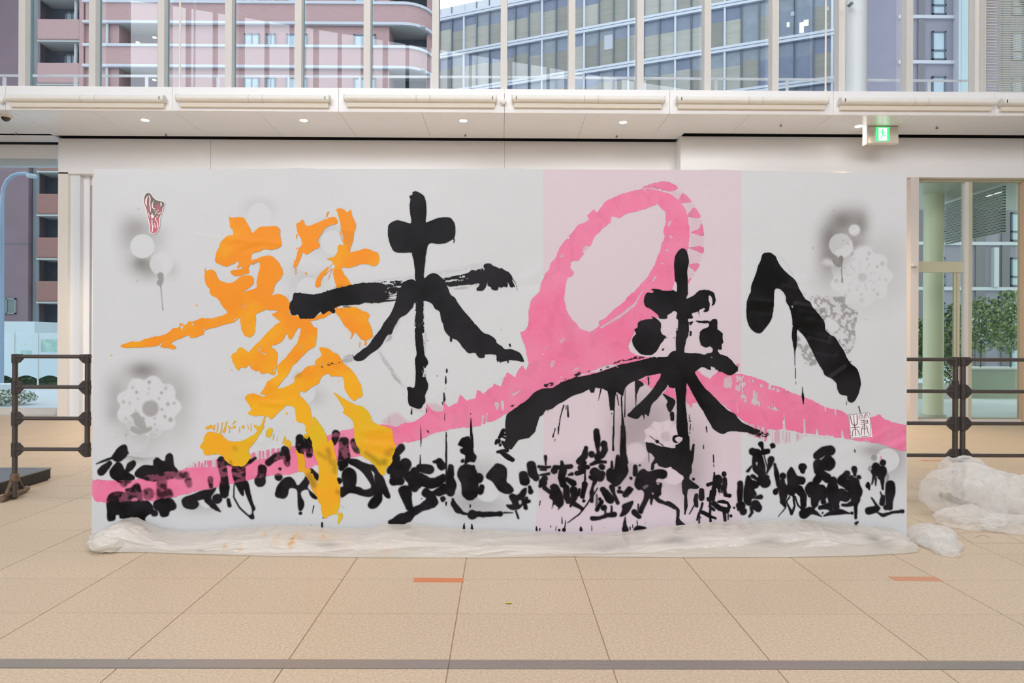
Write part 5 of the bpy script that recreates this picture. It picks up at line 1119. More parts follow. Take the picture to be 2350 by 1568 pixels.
ocs = [(oc1, 'orange cart-shaped upper left part of the big orange character with its long left tail', m_or), (oc2, 'orange upper right strokes of the big orange character', m_or), (oc3, 'orange strokes crossing under the long black bar', m_or), (oc4, 'orange diagonal and arched middle strokes', m_or), (oc5, 'yellow orange right leg stroke', m_ye), (oc6, 'yellow orange centre column stroke running down to the plastic', m_ye), (oc7, 'yellow orange hooked lower left stroke', m_ye)]
ctx = 1.35*sstep(.42, .62, fbm(G0.X/14, G0.Y/14, 81, 3))
for i, (fn, lb, m_) in enumerate(ocs):
    L = Lay(soft=.9, w=1.6, f=.9); fn(L); L.D *= 1-.30*smallD*ctx-.04
    film('orange_brushstroke', L, .0030+.0001*i, m_, mural, lb)
gm = Lay(soft=6, w=3); gm.o(*M_).p('1640 1100 1790 1100 1760 1200 1640 1220', d=.35); gm.o(*N_).s('1230 600 28 1180 620 20', d=.2); gm.many('500 1450 24; 1900 1470 40; 2250 1500 40; 1450 1500 20 1550 1560 20', d=.3); gm.o(*L_).many('630 400 18 640 520 16; 680 750 24; 340 560 30 400 660 30; 1200 400 40; 1290 260 20; 560 260 22 600 420 16; 1000 300 20 1150 420 26', d=.42, soft=7)
film('olive_blend', gm, .0038, paint('olive blend', lin(90, 95, 30), lin(110, 112, 40), .5, .3), mural, soft=True, label='olive green wet blending of ink and yellow paint', kind='stuff')

# ================= 5. big black characters
bk = Lay(soft=.8, w=1.0, f=.4); A_ = (660, 420, 5)
a_ = Lay(org=A_); b_ = Lay(org=B_)
bk.o(*A_).p('1435 102 1480 98 1530 120 1570 160 1590 230 1592 350 1588 450 1650 430 1740 398 1860 398 1905 445 1925 510 1922 600 1900 640 1860 665 1800 690 1720 698 1645 690 1605 725 1590 800 1580 880 1570 960 1562 1060 1565 1120 1470 1120 1460 1000 1448 900 1430 830 1418 797 1330 800 1255 795 1215 775 1180 710 1152 600 1150 520 1165 475 1220 440 1275 428 1340 448 1420 460 1405 340 1402 250 1412 190 1400 150 1435 130')
bk.many('1895 630 10 1915 650 8 1908 688 4; 1390 250 4; 1395 330 4')
pp = np.vstack([a_.conv('1330 1135 1430 1108 1475 1130 1470 1095 1565 1095 1610 1060 1660 1035 1710 1040 1760 1080 1800 1130 1840 1200 1870 1280 1920 1320'),
    b_.conv('1400 20 1470 115 1530 180 1580 240 1640 310 1700 370 1780 400 1830 440 1850 490 1900 520 1940 560 2010 560 2100 590 2130 620 2165 700 2090 690 2000 680 1955 690 1905 700 1870 690 1845 680 1840 625 1720 615 1710 650 1660 660 1630 640 1600 600 1530 605 1490 570 1460 540 1400 460 1330 430 1280 385 1250 330 1235 270 1210 220 1190 130 1140 90 1110 40 1030 5 910 20 880 80 810 160 740 200 700 260 680 290 640 380 600 390 560 450 520 520 460 570 390 620 320 680 250 695 210 670 225 630 300 570 380 510 440 420 520 320 560 250 620 170 660 90 690 10'),
    a_.conv('1250 1320 1260 1250 1300 1200')])
bk.p(pp)
bk.o(*B_).many('1860 640 12 1862 695 9; 1895 640 14 1895 700 10; 1975 640 14 1978 708 7; 2080 600 16 2150 690 6; 1995 505 8 2005 525 9')
bk.p('915 370 980 360 1000 430 1010 520 1020 620 1060 690 1060 730 1035 770 1035 880 1060 950 1060 1010 1030 1080 1030 1160 1000 1200 975 1240 930 1240 880 1220 845 1200 830 1130 832 1060 820 1000 850 990 900 1000 915 930 920 850 915 680 930 600 915 450')
bk.o(*A_).p('70 1265 140 1260 250 1275 380 1265 430 1245 550 1215 640 1195 720 1170 880 1145 980 1140 1060 1145 1110 1160 1140 1200 1115 1260 1160 1290 1150 1330 1070 1365 960 1375 880 1370 800 1395 700 1400 620 1405 540 1440 545 1480 520 1500 480 1470 440 1490 410 1510 380 1480 340 1510 300 1550 230 1560 150 1560 120 1510 60 1520 25 1470 25 1390 60 1340', w=1.6, f=1.3)
bk.many('1040 1370 10 1150 1352 9 1260 1340 7; 640 1420 4 720 1420 3')
bk.o(1060, 590, 15.667).p('250 580 330 480 430 470 500 520 600 565 760 570 800 520 820 440 780 360 780 300 850 240 960 230 1050 245 1110 305 1280 375 1350 420 1420 395 1480 430 1580 500 1660 530 1730 600 1790 680 1820 770 1800 810 1850 940 1900 1040 1890 1100 1860 1060 1800 1100 1730 1060 1690 980 1630 860 1650 1000 1610 1090 1500 1060 1410 1110 1330 1070 1290 1180 1210 1200 1070 1160 1040 1080 920 1020 940 820 880 1000 840 1110 760 1200 650 1220 540 1200 530 1130 620 1040 620 940 480 960 340 990 270 920 220 760', w=.5, f=.2)
bk.s('1800 760 14 1900 890 10 1960 1000 7 1985 1180 8', soft=.5)
dA = dry(G0, -7, 36, 2.0, .40, .56)
bk.o(*A_).p('1060 1145 1200 1120 1340 1130 1320 1200 1260 1260 1130 1290 1110 1200', tex=dA, d=.95, soft=3); bk.p('1150 1210 1260 1200 1300 1230 1200 1260', soft=1, w=2); bk.many('1160 1300 5 1250 1290 3; 1150 1330 4 1250 1320 3', d=.8, soft=.8); bk.p('1780 1090 2000 1050 2240 980 2240 1060 2150 1150 1900 1190 1830 1170', tex=dry(G0, -8, 26, 2.4, .34, .5, 35), d=.92, soft=3); bk.p('900 1130 1500 1060 1500 1100 1000 1150', d=.16, soft=3, tex=dA); bk.p('1580 1040 2240 920 2240 960 1600 1090', d=.12, soft=5, tex=dA); bk.p('1850 1200 2240 1150 2200 1180 1870 1240', d=.3, soft=2, tex=dA)
bk.o(*B_).p('915 5 1010 5 1015 370 910 370', tex=dry(G0, 90, 60, 2.2, .30, .46, 37), soft=1.5, smooth=False); bk.s('965 0 26 970 150 28 975 260 14', soft=3); bk.p('1000 300 1035 380 1030 600 1010 640 1000 400', d=.35, tex=dry(G0, 88, 50, 1.6, .3, .5, 38), soft=2)
bk.p('985 770 1035 770 1040 880 1000 880', mode='sub', tex=dry(G0, 90, 20, 2, .45, .5, 39), soft=1.5, d=.9)
bk.many('480 560 22 600 740 24 700 890 26 815 1000 14', d=.34, soft=1.5, tex=dry(G0, 54, 60, 1.5, .38, .56, 33)); bk.p('75 690 100 640 200 615 215 680 140 715 90 710', d=.34, tex=.5+.5*dry(G0, -15, 18, 2, .4, .6, 34), soft=1.2); bk.p('670 260 740 220 720 290 650 380 640 440 560 480 600 390', d=.28, soft=1.2); bk.s('195 620 3 210 660 4 ')
bk.o(*N_).many('1470 520 10 1500 510 10; 1570 490 22 1620 475 22 1700 460 8; 1570 465 10', d=.7, tex=dry(G0, 0, 12, 2.5, .35, .55, 36), soft=1.5)
film('big_black_character', bk, .0042, m_ink, mural, 'big black character with a tall crossed stem and two long falling legs')
ri = Lay(soft=.8, w=1.0, f=.5); ri.o(1430, 560, 7.833)
ri.p('1010 110 1060 80 1110 90 1145 130 1165 200 1182 300 1170 400 1150 500 1160 620 1160 780 1165 900 1130 980 1200 960 1290 910 1340 860 1400 830 1480 825 1520 830 1530 815 1560 840 1625 870 1645 920 1665 1000 1645 1080 1590 1115 1610 1040 1590 950 1545 920 1535 1000 1555 1080 1550 1140 1535 1200 1480 1225 1440 1210 1470 1180 1460 1155 1380 1180 1350 1210 1240 1250 1255 1330 1150 1350 1180 1420 1170 1600 990 1600 990 1440 985 1360 955 1345 960 1290 975 1240 920 1200 860 1240 790 1285 790 1340 650 1340 640 1290 560 1220 500 1170 410 1130 375 1050 380 980 400 920 440 870 530 880 540 840 500 830 550 805 640 815 720 840 840 845 900 830 960 860 970 780 960 700 930 650 920 500 918 350 930 230 960 170', w=.8)
ri.many('1350 1200 6 1390 1330 3; 1545 1200 4'); D_ = (1140, 690, 5); ri.o(*D_)
ri.p('2085 180 2085 330 2055 350 2055 640 1830 652 1800 645 1700 672 1560 704 1420 735 1330 768 1190 818 1040 858 900 880 760 930 640 1000 520 1010 420 1060 340 1150 200 1240 110 1310 95 1420 95 1500 110 1570 80 1640 90 1700 170 1710 250 1600 310 1590 370 1580 440 1500 470 1400 490 1330 530 1310 560 1260 640 1240 700 1190 780 1150 840 1110 900 1080 980 1060 1060 1020 1080 1060 1120 1060 1130 1000 1210 1010 1270 1040 1290 1150 1300 1260 1350 1260 1360 1130 1370 1050 1450 1100 1470 1010 1500 970 1560 930 1620 910 1700 870 1800 850 1890 830 1960 960 1980 1000 2050 1000 2065 1150 2065 1300 2060 1450 2085 1565 2190 1565 2190 1400 2165 1180 2180 950 2240 850 2350 760 2410 765 2350 610 2150 600 2170 450 2200 400 2190 340 2195 180', smooth=False, w=1.0)
ri.p('1890 830 1960 960 1900 1050 1840 1130 1780 1190 1750 1300 1740 1330 1700 1300 1690 1370 1670 1310 1600 1360 1500 1320 1530 1280 1600 1210 1700 1120 1780 1030 1830 950 1880 870', soft=1.3); ri.p('1900 1070 1960 1090 2050 1150 2010 1260 1975 1280 1945 1200 1960 1150', soft=1)
ri.p('1620 250 1700 220 1790 210 1770 180 1850 220 1885 270 1880 340 1900 390 1940 410 1920 450 1880 500 1840 570 1800 610 1740 625 1650 610 1600 560 1555 480 1560 430 1600 380 1580 330 1615 310')
ri.o(1570, 720, 10.453).p('380 440 440 380 570 330 600 290 590 220 700 130 790 140 800 200 800 370 930 480 920 560 940 700 900 730 905 860 860 870 820 850 800 900 860 970 1040 1030 1150 1130 1240 1250 1290 1270 1290 1370 1240 1400 1190 1450 1120 1480 1060 1470 980 1440 920 1400 850 1400 790 1340 700 1345 600 1350 500 1290 420 1255 210 1290 180 1500 -40 1500 -40 950 250 945 500 985 560 950 640 945 680 920 690 850 630 780 560 800 520 820 400 750 375 650 365 600', w=.5, f=.4, smooth=False)
ri.p('640 1040 690 1040 680 1060 640 1050', mode='sub'); ri.p('640 1270 750 1300 740 1340 660 1340', mode='sub', soft=.6)
ri.many('130 220 14 200 200 16 160 240 14; 290 175 14 400 200 26 480 200 30 600 200 20; 480 165 8; 560 170 9; 610 165 9; 700 155 14; 160 480 18 155 520 14; 875 260 8; 950 345 4', w=1.5, f=.8, soft=.6)
ri.o(0, 0, 1).p(np.array(num('1588,846 1604,872 1618,890 1632,904 1644,916 1656,928 1670,942 1686,950 1694,960 1706,972 1720,978 1734,986 1736,998 1720,994 1706,992 1690,990 1674,990 1660,996 1650,994 1638,986 1630,974 1620,955 1608,935 1596,915 1580,885 1570,865')).reshape(-1, 2)); ri.p(np.array(num('1720,980 1745,988 1764,994 1762,1004 1740,1002 1720,996')).reshape(-1, 2), tex=dry(G0, 15, 20, 1.6, .42, .55, 45)); ri.s(np.array([[1556, 830, 26], [1578, 838, 20]]))
ri.o(*E_).p('130 0 180 70 185 150 130 200 100 205 100 245 60 250 0 235 -90 220 -140 190 -200 180 -240 170 -230 240 -220 290 -170 310 -130 360 -120 400 -90 450 -20 470 0 470 50 450 70 480 150 540 190 560 200 640 260 640 260 560 285 530 290 500 280 460 300 400 315 300 322 200 300 195 282 280 268 260 265 200 255 120 240 0', soft=1.4, w=1.6, smooth=False)
ri.many('110 140 46', soft=2); ri.p('95 130 150 110 165 140 130 175 105 160', mode='sub', soft=1.2); ri.many('-115 380 24 -160 430 16 -165 480 16; -105 170 20', soft=1.2)
ri.p('180 620 220 580 260 600 340 660 370 690 340 715 260 710 240 740 230 800 190 770 175 690', soft=1.6); ri.many('310 600 16; 220 790 14 220 900 20 208 1000 9', soft=1.1)
ri.p('110 1130 110 960 60 930 0 890 0 850 60 870 130 930 148 960 145 1050 180 1090 230 1137', soft=1, d=.95); ri.p('290 0 305 0 310 190 295 190', d=.5, tex=dry(G0, 90, 20, 2), smooth=False)
ri.o(*D_).many('2225 1350 6 2215 1565 6; 560 980 22 640 960 16; 740 935 20 790 905 8; 900 870 20 960 830 16; 1060 820 14; 1200 790 14; 1260 770 10 1290 760 6; 1350 720 8 1480 680 12 1600 655 14 1760 650 8; 160 1210 16 200 1205 8', d=.85, w=2.4, f=1.4, tex=dry(G0, -18, 20, 2.4, .34, .5, 49))
ri.p('1330 740 1380 770 1400 765 1340 750', mode='sub')
ri.s('515 1010 4 515 1290 4', mode='sub', d=.25)
lt = 1-.13*np.clip(pinkD, 0, 1)*sstep(.3, .65, fbm(G0.X/26, G0.Y/20, 91, 3))
ri.D *= lt
film('big_black_character', ri, .0045, m_ink, mural, 'big black character over the pink loop with a long arch and dripping legs')
he = Lay(soft=.8, w=1.0, f=.4); he.o(1630, 470, 5)
he.p('600 570 650 545 700 555 750 590 770 640 820 720 900 800 980 870 1010 940 1050 1010 1090 1080 1150 1120 1180 1180 1250 1260 1310 1340 1320 1430 1380 1490 1440 1530 1480 1600 1530 1670 1570 1760 1620 1830 1690 1890 1725 2020 1720 2100 1690 2200 1650 2260 1610 2270 1575 2240 1570 2195 1500 2180 1460 2120 1450 2050 1400 2000 1320 1960 1290 1900 1230 1800 1180 1700 1130 1600 1080 1510 1000 1430 950 1400 940 1290 910 1180 870 1110 870 1060 830 990 780 960 740 980 735 1060 730 1150 715 1270 680 1350 620 1430 570 1475 510 1460 450 1400 420 1300 412 1220 420 1120 440 1050 465 1000 470 930 500 850 530 770 550 700 575 650', w=.7)
he.many('940 1165 9 945 1180 7', mode='sub'); he.many('770 570 2 880 680 2 960 830 3 1040 980 2 1090 1040 4', d=.3, soft=.8); he.many('1320 1420 14 1380 1490 12', d=.6, tex=dry(G0, 50, 6, 2))
film('big_black_character', he, .0045, m_ink, mural, 'big black hooked stroke falling to the right like an open peak')

# ================= 6. stickers
gs = Grid(320, 436, 388, 546, .6); st = Lay(org=(300, 430, 13.07), G=gs, soft=.5, w=.1, f=0)
outl = '530 165 600 200 660 290 780 390 880 415 960 430 1000 480 1000 560 950 640 930 760 870 880 845 1000 850 1150 810 1280 740 1360 670 1385 600 1350 580 1280 580 1150 550 1000 500 800 460 620 410 500 400 380 420 250 470 185'
cc = st.conv(outl); ce = cc.mean(0)
rim = Lay(org=(300, 430, 13.07), G=gs, soft=.5, w=.1, f=0); rim.p(outl, w=.1, f=0)
for i in range(len(cc)): rim.s(np.array([[*cc[i], 1.8], [*cc[(i+1) % len(cc)], 1.8]]), w=0, f=0)
m_wst = paint('white sticker', lin(238, 232, 234), lin(240, 236, 236), .35, .5)
so_ = film('name_sticker', rim, .0050, m_wst, mural, 'small shield-shaped sticker with dark green to red fill and white script')
st.p(outl, w=.1, f=0)
film('sticker_fill', st, .0054, paint('sticker purple', lin(196, 92, 112), lin(104, 96, 84), .35, .5, 26, zgrad=(H+(786-530)*YM/1500, H+(786-465)*YM/1500)), so_)
ln = Lay(org=(300, 430, 13.07), G=gs, soft=.45, w=.1, f=0)
ln.many('500 275 12 460 380 22 455 480 22 485 550 8; 550 250 14 580 350 16 570 500 14 590 640 10 595 740 9; 695 410 7 645 500 12 650 600 14 690 650 12 740 640 6; 905 465 18 915 530 18 900 560 12; 715 705 15; 835 670 7 740 770 10 725 830 7; 790 780 9 850 800 13 895 740 7; 535 770 10 550 850 10 570 900 7; 645 775 12; 620 850 22 680 860 22; 640 800 12 650 900 16; 620 905 18 680 900 18; 815 860 8 725 950 10 790 1040 12 815 1150 14 790 1230 8; 635 965 13 640 1100 14 655 1200 13 645 1330 13; 705 1070 7 735 1150 12 730 1210 12; 690 1165 14', w=0, f=0)
film('lettering', ln, .0058, m_wst, so_, kind='stuff')
gs2 = Grid(1944, 942, 2004, 1012, .5); sl_ = Lay(org=(1930, 930, 17.42), G=gs2, soft=.5, w=0, f=0)
sl_.p('285 385 1150 290 1255 1265 385 1345', smooth=False, w=0, f=0)
s2 = film('seal_sticker', sl_, .0050, m_wst, mural, 'small square seal sticker with thin dark red script on the pink stroke')
m_seal = paint('dark red print', lin(86, 36, 50), lin(96, 44, 58), .4, .3); l2_ = Lay(org=(1930, 930, 17.42), G=gs2, soft=.4, w=0, f=0)
l2_.many('312 395 8 690 352 7; 710 345 7 1080 305 8 1140 320 9 1155 420 7; 1158 460 8 1180 820 8; 1178 850 7 1195 1215 8; 1200 1228 8 790 1275 9; 750 1280 7 400 1312 9 385 1190 9; 385 1150 7 312 400 9', w=0, f=0)
film('seal_border', l2_, .0054, m_seal, s2, kind='stuff'); l2_ = Lay(org=(1930, 930, 17.42), G=gs2, soft=.4, w=0, f=0)
l2_.many('380 430 14 400 600 15 440 740 14 540 820 13 630 780 14 655 680 16 640 400 15; 510 405 12 525 700 13 570 980 14 595 1240 13; 415 905 13 730 880 11; 455 1235 15 455 1080 13 500 980 10 580 950 9 660 990 10 710 1080 13 735 1210 12', w=0, f=0)
film('seal_glyph', l2_, .0054, m_seal, s2); l2_ = Lay(org=(1930, 930, 17.42), G=gs2, soft=.4, w=0, f=0)
l2_.many('725 560 13 725 460 12 760 380 9 830 375 9 865 430 11 878 540 10; 800 385 10 808 565 10; 930 545 11 930 440 10 970 360 9 1030 350 9 1075 420 11 1095 520 9; 990 360 10 998 520 9; 775 608 13 1070 595 11 1070 640 11 1050 720 10 950 760 10 795 765 12; 795 685 12 1060 660 10; 1050 700 9 1105 745 7; 915 590 11 930 780 12 930 950 12 945 1210 11; 795 1215 9 820 1150 12 825 960 13 860 860 11 930 820 10 1010 840 11 1050 900 12 1070 1080 12 1135 1185 9; 860 945 10 930 960 9 1020 930 10', w=0, f=0)
film('seal_glyph', l2_, .0054, m_seal, s2, kind='stuff')
# ================================================================== PLASTIC, BARRICADES, SMALL THINGS
def film_mat(name, col, alpha, rough=.22, bs=24, stain=False, tw=.35):
    m = bpy.data.materials.new(name); m.use_nodes = True; n = m.node_tree.nodes; l = m.node_tree.links; n.clear(); out = n.new('ShaderNodeOutputMaterial')
    b = n.new('ShaderNodeBsdfPrincipled'); b.inputs['Base Color'].default_value = (*col, 1); b.inputs['Roughness'].default_value = rough; b.inputs['Specular IOR Level'].default_value = .55
    tl = n.new('ShaderNodeBsdfTranslucent'); tl.inputs['Color'].default_value = (*col, 1)
    m1 = n.new('ShaderNodeMixShader'); m1.inputs[0].default_value = tw; l.new(b.outputs[0], m1.inputs[1]); l.new(tl.outputs[0], m1.inputs[2])
    tr = n.new('ShaderNodeBsdfTransparent'); m2 = n.new('ShaderNodeMixShader'); m2.inputs[0].default_value = alpha
    lw = n.new('ShaderNodeLayerWeight'); lw.inputs['Blend'].default_value = .35; mr = n.new('ShaderNodeMapRange'); mr.inputs['To Min'].default_value = alpha; mr.inputs['To Max'].default_value = min(1, alpha+.5)
    l.new(lw.outputs['Facing'], mr.inputs['Value']); l.new(mr.outputs['Result'], m2.inputs[0])
    l.new(tr.outputs[0], m2.inputs[1]); l.new(m1.outputs[0], m2.inputs[2]); l.new(m2.outputs[0], out.inputs['Surface'])
    g = n.new('ShaderNodeNewGeometry'); t = n.new('ShaderNodeTexNoise'); t.noise_type = 'RIDGED_MULTIFRACTAL' if hasattr(t, 'noise_type') else t.noise_type
    t.inputs['Scale'].default_value = bs; t.inputs['Detail'].default_value = 3; mp = n.new('ShaderNodeMapping'); mp.inputs['Scale'].default_value = (.45, 1, 1.8) if stain else (1, 1, 1); l.new(g.outputs['Position'], mp.inputs['Vector']); l.new(mp.outputs['Vector'], t.inputs['Vector'])
    bp = n.new('ShaderNodeBump'); bp.inputs['Strength'].default_value = .4 if stain else .22; bp.inputs['Distance'].default_value = .008; l.new(t.outputs['Fac'], bp.inputs['Height']); l.new(bp.outputs['Normal'], b.inputs['Normal'])
    if stain:
        at = n.new('ShaderNodeAttribute'); at.attribute_name = 'stain'; a2 = n.new('ShaderNodeAttribute'); a2.attribute_name = 'smudge'
        mx = n.new('ShaderNodeMix'); mx.data_type = 'RGBA'; mx.inputs[6].default_value = (*col, 1); mx.inputs[7].default_value = (*lin(244, 176, 60), 1); l.new(at.outputs['Fac'], mx.inputs[0])
        my = n.new('ShaderNodeMix'); my.data_type = 'RGBA'; my.inputs[7].default_value = (*lin(120, 122, 132), 1); l.new(mx.outputs[2], my.inputs[6]); l.new(a2.outputs['Fac'], my.inputs[0]); l.new(my.outputs[2], b.inputs['Base Color'])
    return m
m_pl = film_mat('milky plastic sheet', lin(246, 243, 238), .86, .15, 9, True)
m_pb = film_mat('clear crumpled plastic', (1, 1, 1), .26, .14, 9, tw=.5)
# bunched sheet along the foot of the mural
nu, nv = 820, 64
us = np.linspace(208, 2110, nu); vs_ = np.linspace(0, 1, nv); U_, V_ = np.meshgrid(us, vs_, indexing='ij')
tx_ = [208, 215, 235, 262, 290, 320, 350, 400, 500, 640, 760, 840, 880, 920, 960, 1000, 1080, 1260, 1330, 1400, 1480, 1520, 1600, 1700, 1780, 1880, 1940, 2000, 2070, 2098, 2110]
ty_ = [1238, 1218, 1205, 1192, 1192, 1206, 1218, 1224, 1219, 1207, 1217, 1216, 1206, 1205, 1207, 1212, 1219, 1227, 1230, 1228, 1220, 1212, 1206, 1200, 1199, 1197, 1204, 1209, 1214, 1230, 1258]
by_ = np.interp(us, [208, 225, 260, 340, 460, 640, 860, 1100, 1300, 1560, 1800, 1960, 2060, 2100, 2110], [1255, 1264, 1270, 1269, 1273, 1278, 1281, 1282, 1279, 1281, 1280, 1277, 1272, 1268, 1262])
top = np.interp(us, tx_, ty_)+(fbm(us/22, us*0, 5, 3)-.5)*5
zt_ = H+(786-top)*4.2/1500+(us-1152)*0.0 - (us-1160)*RO*4.2/1500*(-1)
zt_ = np.array([P(float(u), float(t), 4.2).z for u, t in zip(us, top)])
yb_ = np.array([Fl(float(u), float(b)).y for u, b in zip(us, by_)])
bul = np.interp(us, [208, 240, 300, 350, 420, 2150], [1.5, 1.9, 1.8, 1.2, 1.0, 1.0])
A_n = V_*math.pi/2
TT = V_
Yc = 4.232-(4.232-yb_[:, None])*np.sin(np.clip(TT*1.25, 0, 1)*math.pi/2)**(.85)
Zc = zt_[:, None]*np.cos(np.clip((TT-.04)/.96, 0, 1)*math.pi/2)**(.75/np.sqrt(bul)[:, None])
Yc = np.where(TT > .8, yb_[:, None]+0*TT, Yc)
rid = 1-np.abs(2*fbm(U_/150, V_*3.2+U_/240, 21, 2)-1)
rid2 = 1-np.abs(2*fbm(U_/60+V_*2, V_*6-U_/110, 23, 3)-1)
amp = np.sin(np.clip(V_, 0, 1)*math.pi)**.6
dsp = (rid-.75)*.040*amp+(rid2-.75)*.013*amp*np.interp(U_, [208, 340, 420, 2150], [1.8, 1.6, 1, 1.2])
dsp = dsp+.004*amp*(fbm(U_/14, V_*14+U_/50, 29, 2)-.5)
Yc = np.minimum(Yc-dsp, 4.236); Zc = np.maximum(Zc+dsp*.5*(1-V_), .004)
XX = (Pn(U_.ravel(), np.full(U_.size, 1230.), 4.1)[:, 0]).reshape(U_.shape)
front = np.stack([XX, Yc, Zc], -1).reshape(-1, 3)
me = bpy.data.meshes.new('plastic_sheet'); idx = np.arange(nu*nv).reshape(nu, nv)
q = np.stack([idx[:-1, :-1], idx[1:, :-1], idx[1:, 1:], idx[:-1, 1:]], -1).reshape(-1, 4)
setmesh(me, front, q)
st_ = np.zeros(U_.shape); sm_ = np.zeros(U_.shape)
def gs_(x, v, rx, rv, a): return a*np.exp(-((U_-x)/rx)**2-((V_-v)/rv)**2)
bl = sstep(.42, .6, fbm(U_/6, V_*18, 55, 3))
st_ = (gs_(683, .52, 7, .22, 1.4)+gs_(648, .5, 9, .2, .7)+gs_(535, .72, 5, .1, .9)+gs_(570, .80, 5, .08, .8)+gs_(610, .3, 6, .08, .7)+gs_(700, .35, 7, .1, .6)+gs_(745, .25, 6, .08, .5)+gs_(895, .85, 14, .1, .35))*(.3+.7*bl)
sm_ = (gs_(760, .55, 30, .12, .5)+gs_(1400, .55, 60, .25, .25)+gs_(1540, .5, 34, .12, .6)+gs_(1740, .62, 34, .12, .5)+gs_(1990, .5, 20, .12, .6)+gs_(1900, .3, 60, .3, .15)+gs_(480, .85, 8, .06, .5)+gs_(225, .85, 14, .15, .6)+gs_(2010, .75, 30, .15, .3))
sm_ += (vnoise(U_/2, V_*70, 3) > .985)*.7*(vnoise(U_/40, V_*4, 9) > .6)
for nm, arr in (('stain', st_), ('smudge', sm_)):
    at = me.attributes.new(nm, 'FLOAT', 'POINT'); at.data.foreach_set('value', np.clip(arr, 0, 1).astype(np.float32).ravel())
me.materials.append(m_pl); o = bpy.data.objects.new('bunched_sheet', me); C.objects.link(o); ps_ = bpy.data.objects.new('plastic_sheet', None); C.objects.link(ps_); o.parent = ps_
tag(ps_, 'long crumpled milky plastic sheet bunched on the floor along the mural foot, with orange smears', 'plastic sheet')

def blobmesh(name, blobs, seed, label, crease=.10, sub=5, m=m_pb, flat=0.0, cat='plastic sheet', extra=1.0):
    bmm = bmesh.new()
    for i, (c, r) in enumerate(blobs):
        t = bmesh.new(); bmesh.ops.create_icosphere(t, subdivisions=sub, radius=1.0)
        for v in t.verts:
            n0 = v.co.normalized(); p = n0*1.7+Vector((seed*3.1+i*5.3, i*2.7, seed))
            a = mnoise.noise(p*.9); rdg = 1-abs(mnoise.noise(p*1.3+Vector((4, 2, 9)))*2); rd2 = 1-abs(mnoise.noise(p*3.3)*2); rd3 = 1-abs(mnoise.noise(p*7.5)*2)
            k = 1+a*.25*extra+crease*(max(rdg, .2)-.6)*1.2+crease*.45*(max(rd2, .3)-.6)+crease*.14*(max(rd3, .4)-.6)
            q_ = Vector((n0.x*r[0]*k, n0.y*r[1]*k, n0.z*r[2]*k))+Vector(c)
            q_.z = max(q_.z, .004+.006*abs(mnoise.noise(p*4))); v.co = q_
        tm = bpy.data.meshes.new('t'); t.to_mesh(tm); t.free(); bmm.from_mesh(tm); bpy.data.meshes.remove(tm)
    me = bpy.data.meshes.new(name); bmm.to_mesh(me); bmm.free(); me.materials.append(m); me.polygons.foreach_set('use_smooth', [True]*len(me.polygons))
    o = bpy.data.objects.new(name, me); C.objects.link(o); tag(o, label, cat); return o
def bl_(px, py, Y, rx, ry, rz): return (tuple(P(px, py, Y)), (rx*Y/1500, ry, rz*Y/1500))
blobmesh('plastic_bundle', [bl_(2215, 1135, 4.85, 82, .22, 66), bl_(2216, 1098, 5.0, 54, .16, 46), bl_(2290, 1140, 4.9, 66, .20, 54), bl_(2345, 1150, 4.8, 56, .18, 56), bl_(2330, 1205, 4.55, 74, .14, 22), bl_(2225, 1190, 4.65, 72, .16, 24)], 2, 'big puffy pile of crumpled clear plastic on the floor beside the right barricade', .16)
blobmesh('plastic_bag', [bl_(2140, 1238, 4.24, 50, .14, 32), bl_(2156, 1250, 4.16, 40, .12, 27), bl_(2172, 1264, 4.03, 26, .08, 14), bl_(2122, 1226, 4.40, 44, .07, 22)], 7, 'crumpled clear plastic heap at the end of the milky sheet, by the mural corner', .17, m=film_mat('clear plastic heap', (1, 1, 1), .30, .14, 10, tw=.5))
wad = blobmesh('gathered_end', [bl_(268, 1240, 4.10, 60, .11, 30), bl_(250, 1246, 4.06, 46, .09, 24), bl_(300, 1232, 4.12, 46, .08, 26)], 11, 'rounded gathered wad of milky plastic at the lower left mural corner', .09, m=film_mat('milky plastic wad', lin(246, 242, 236), .82, .25, 8), extra=.5); wad.parent = ps_; del wad['category']

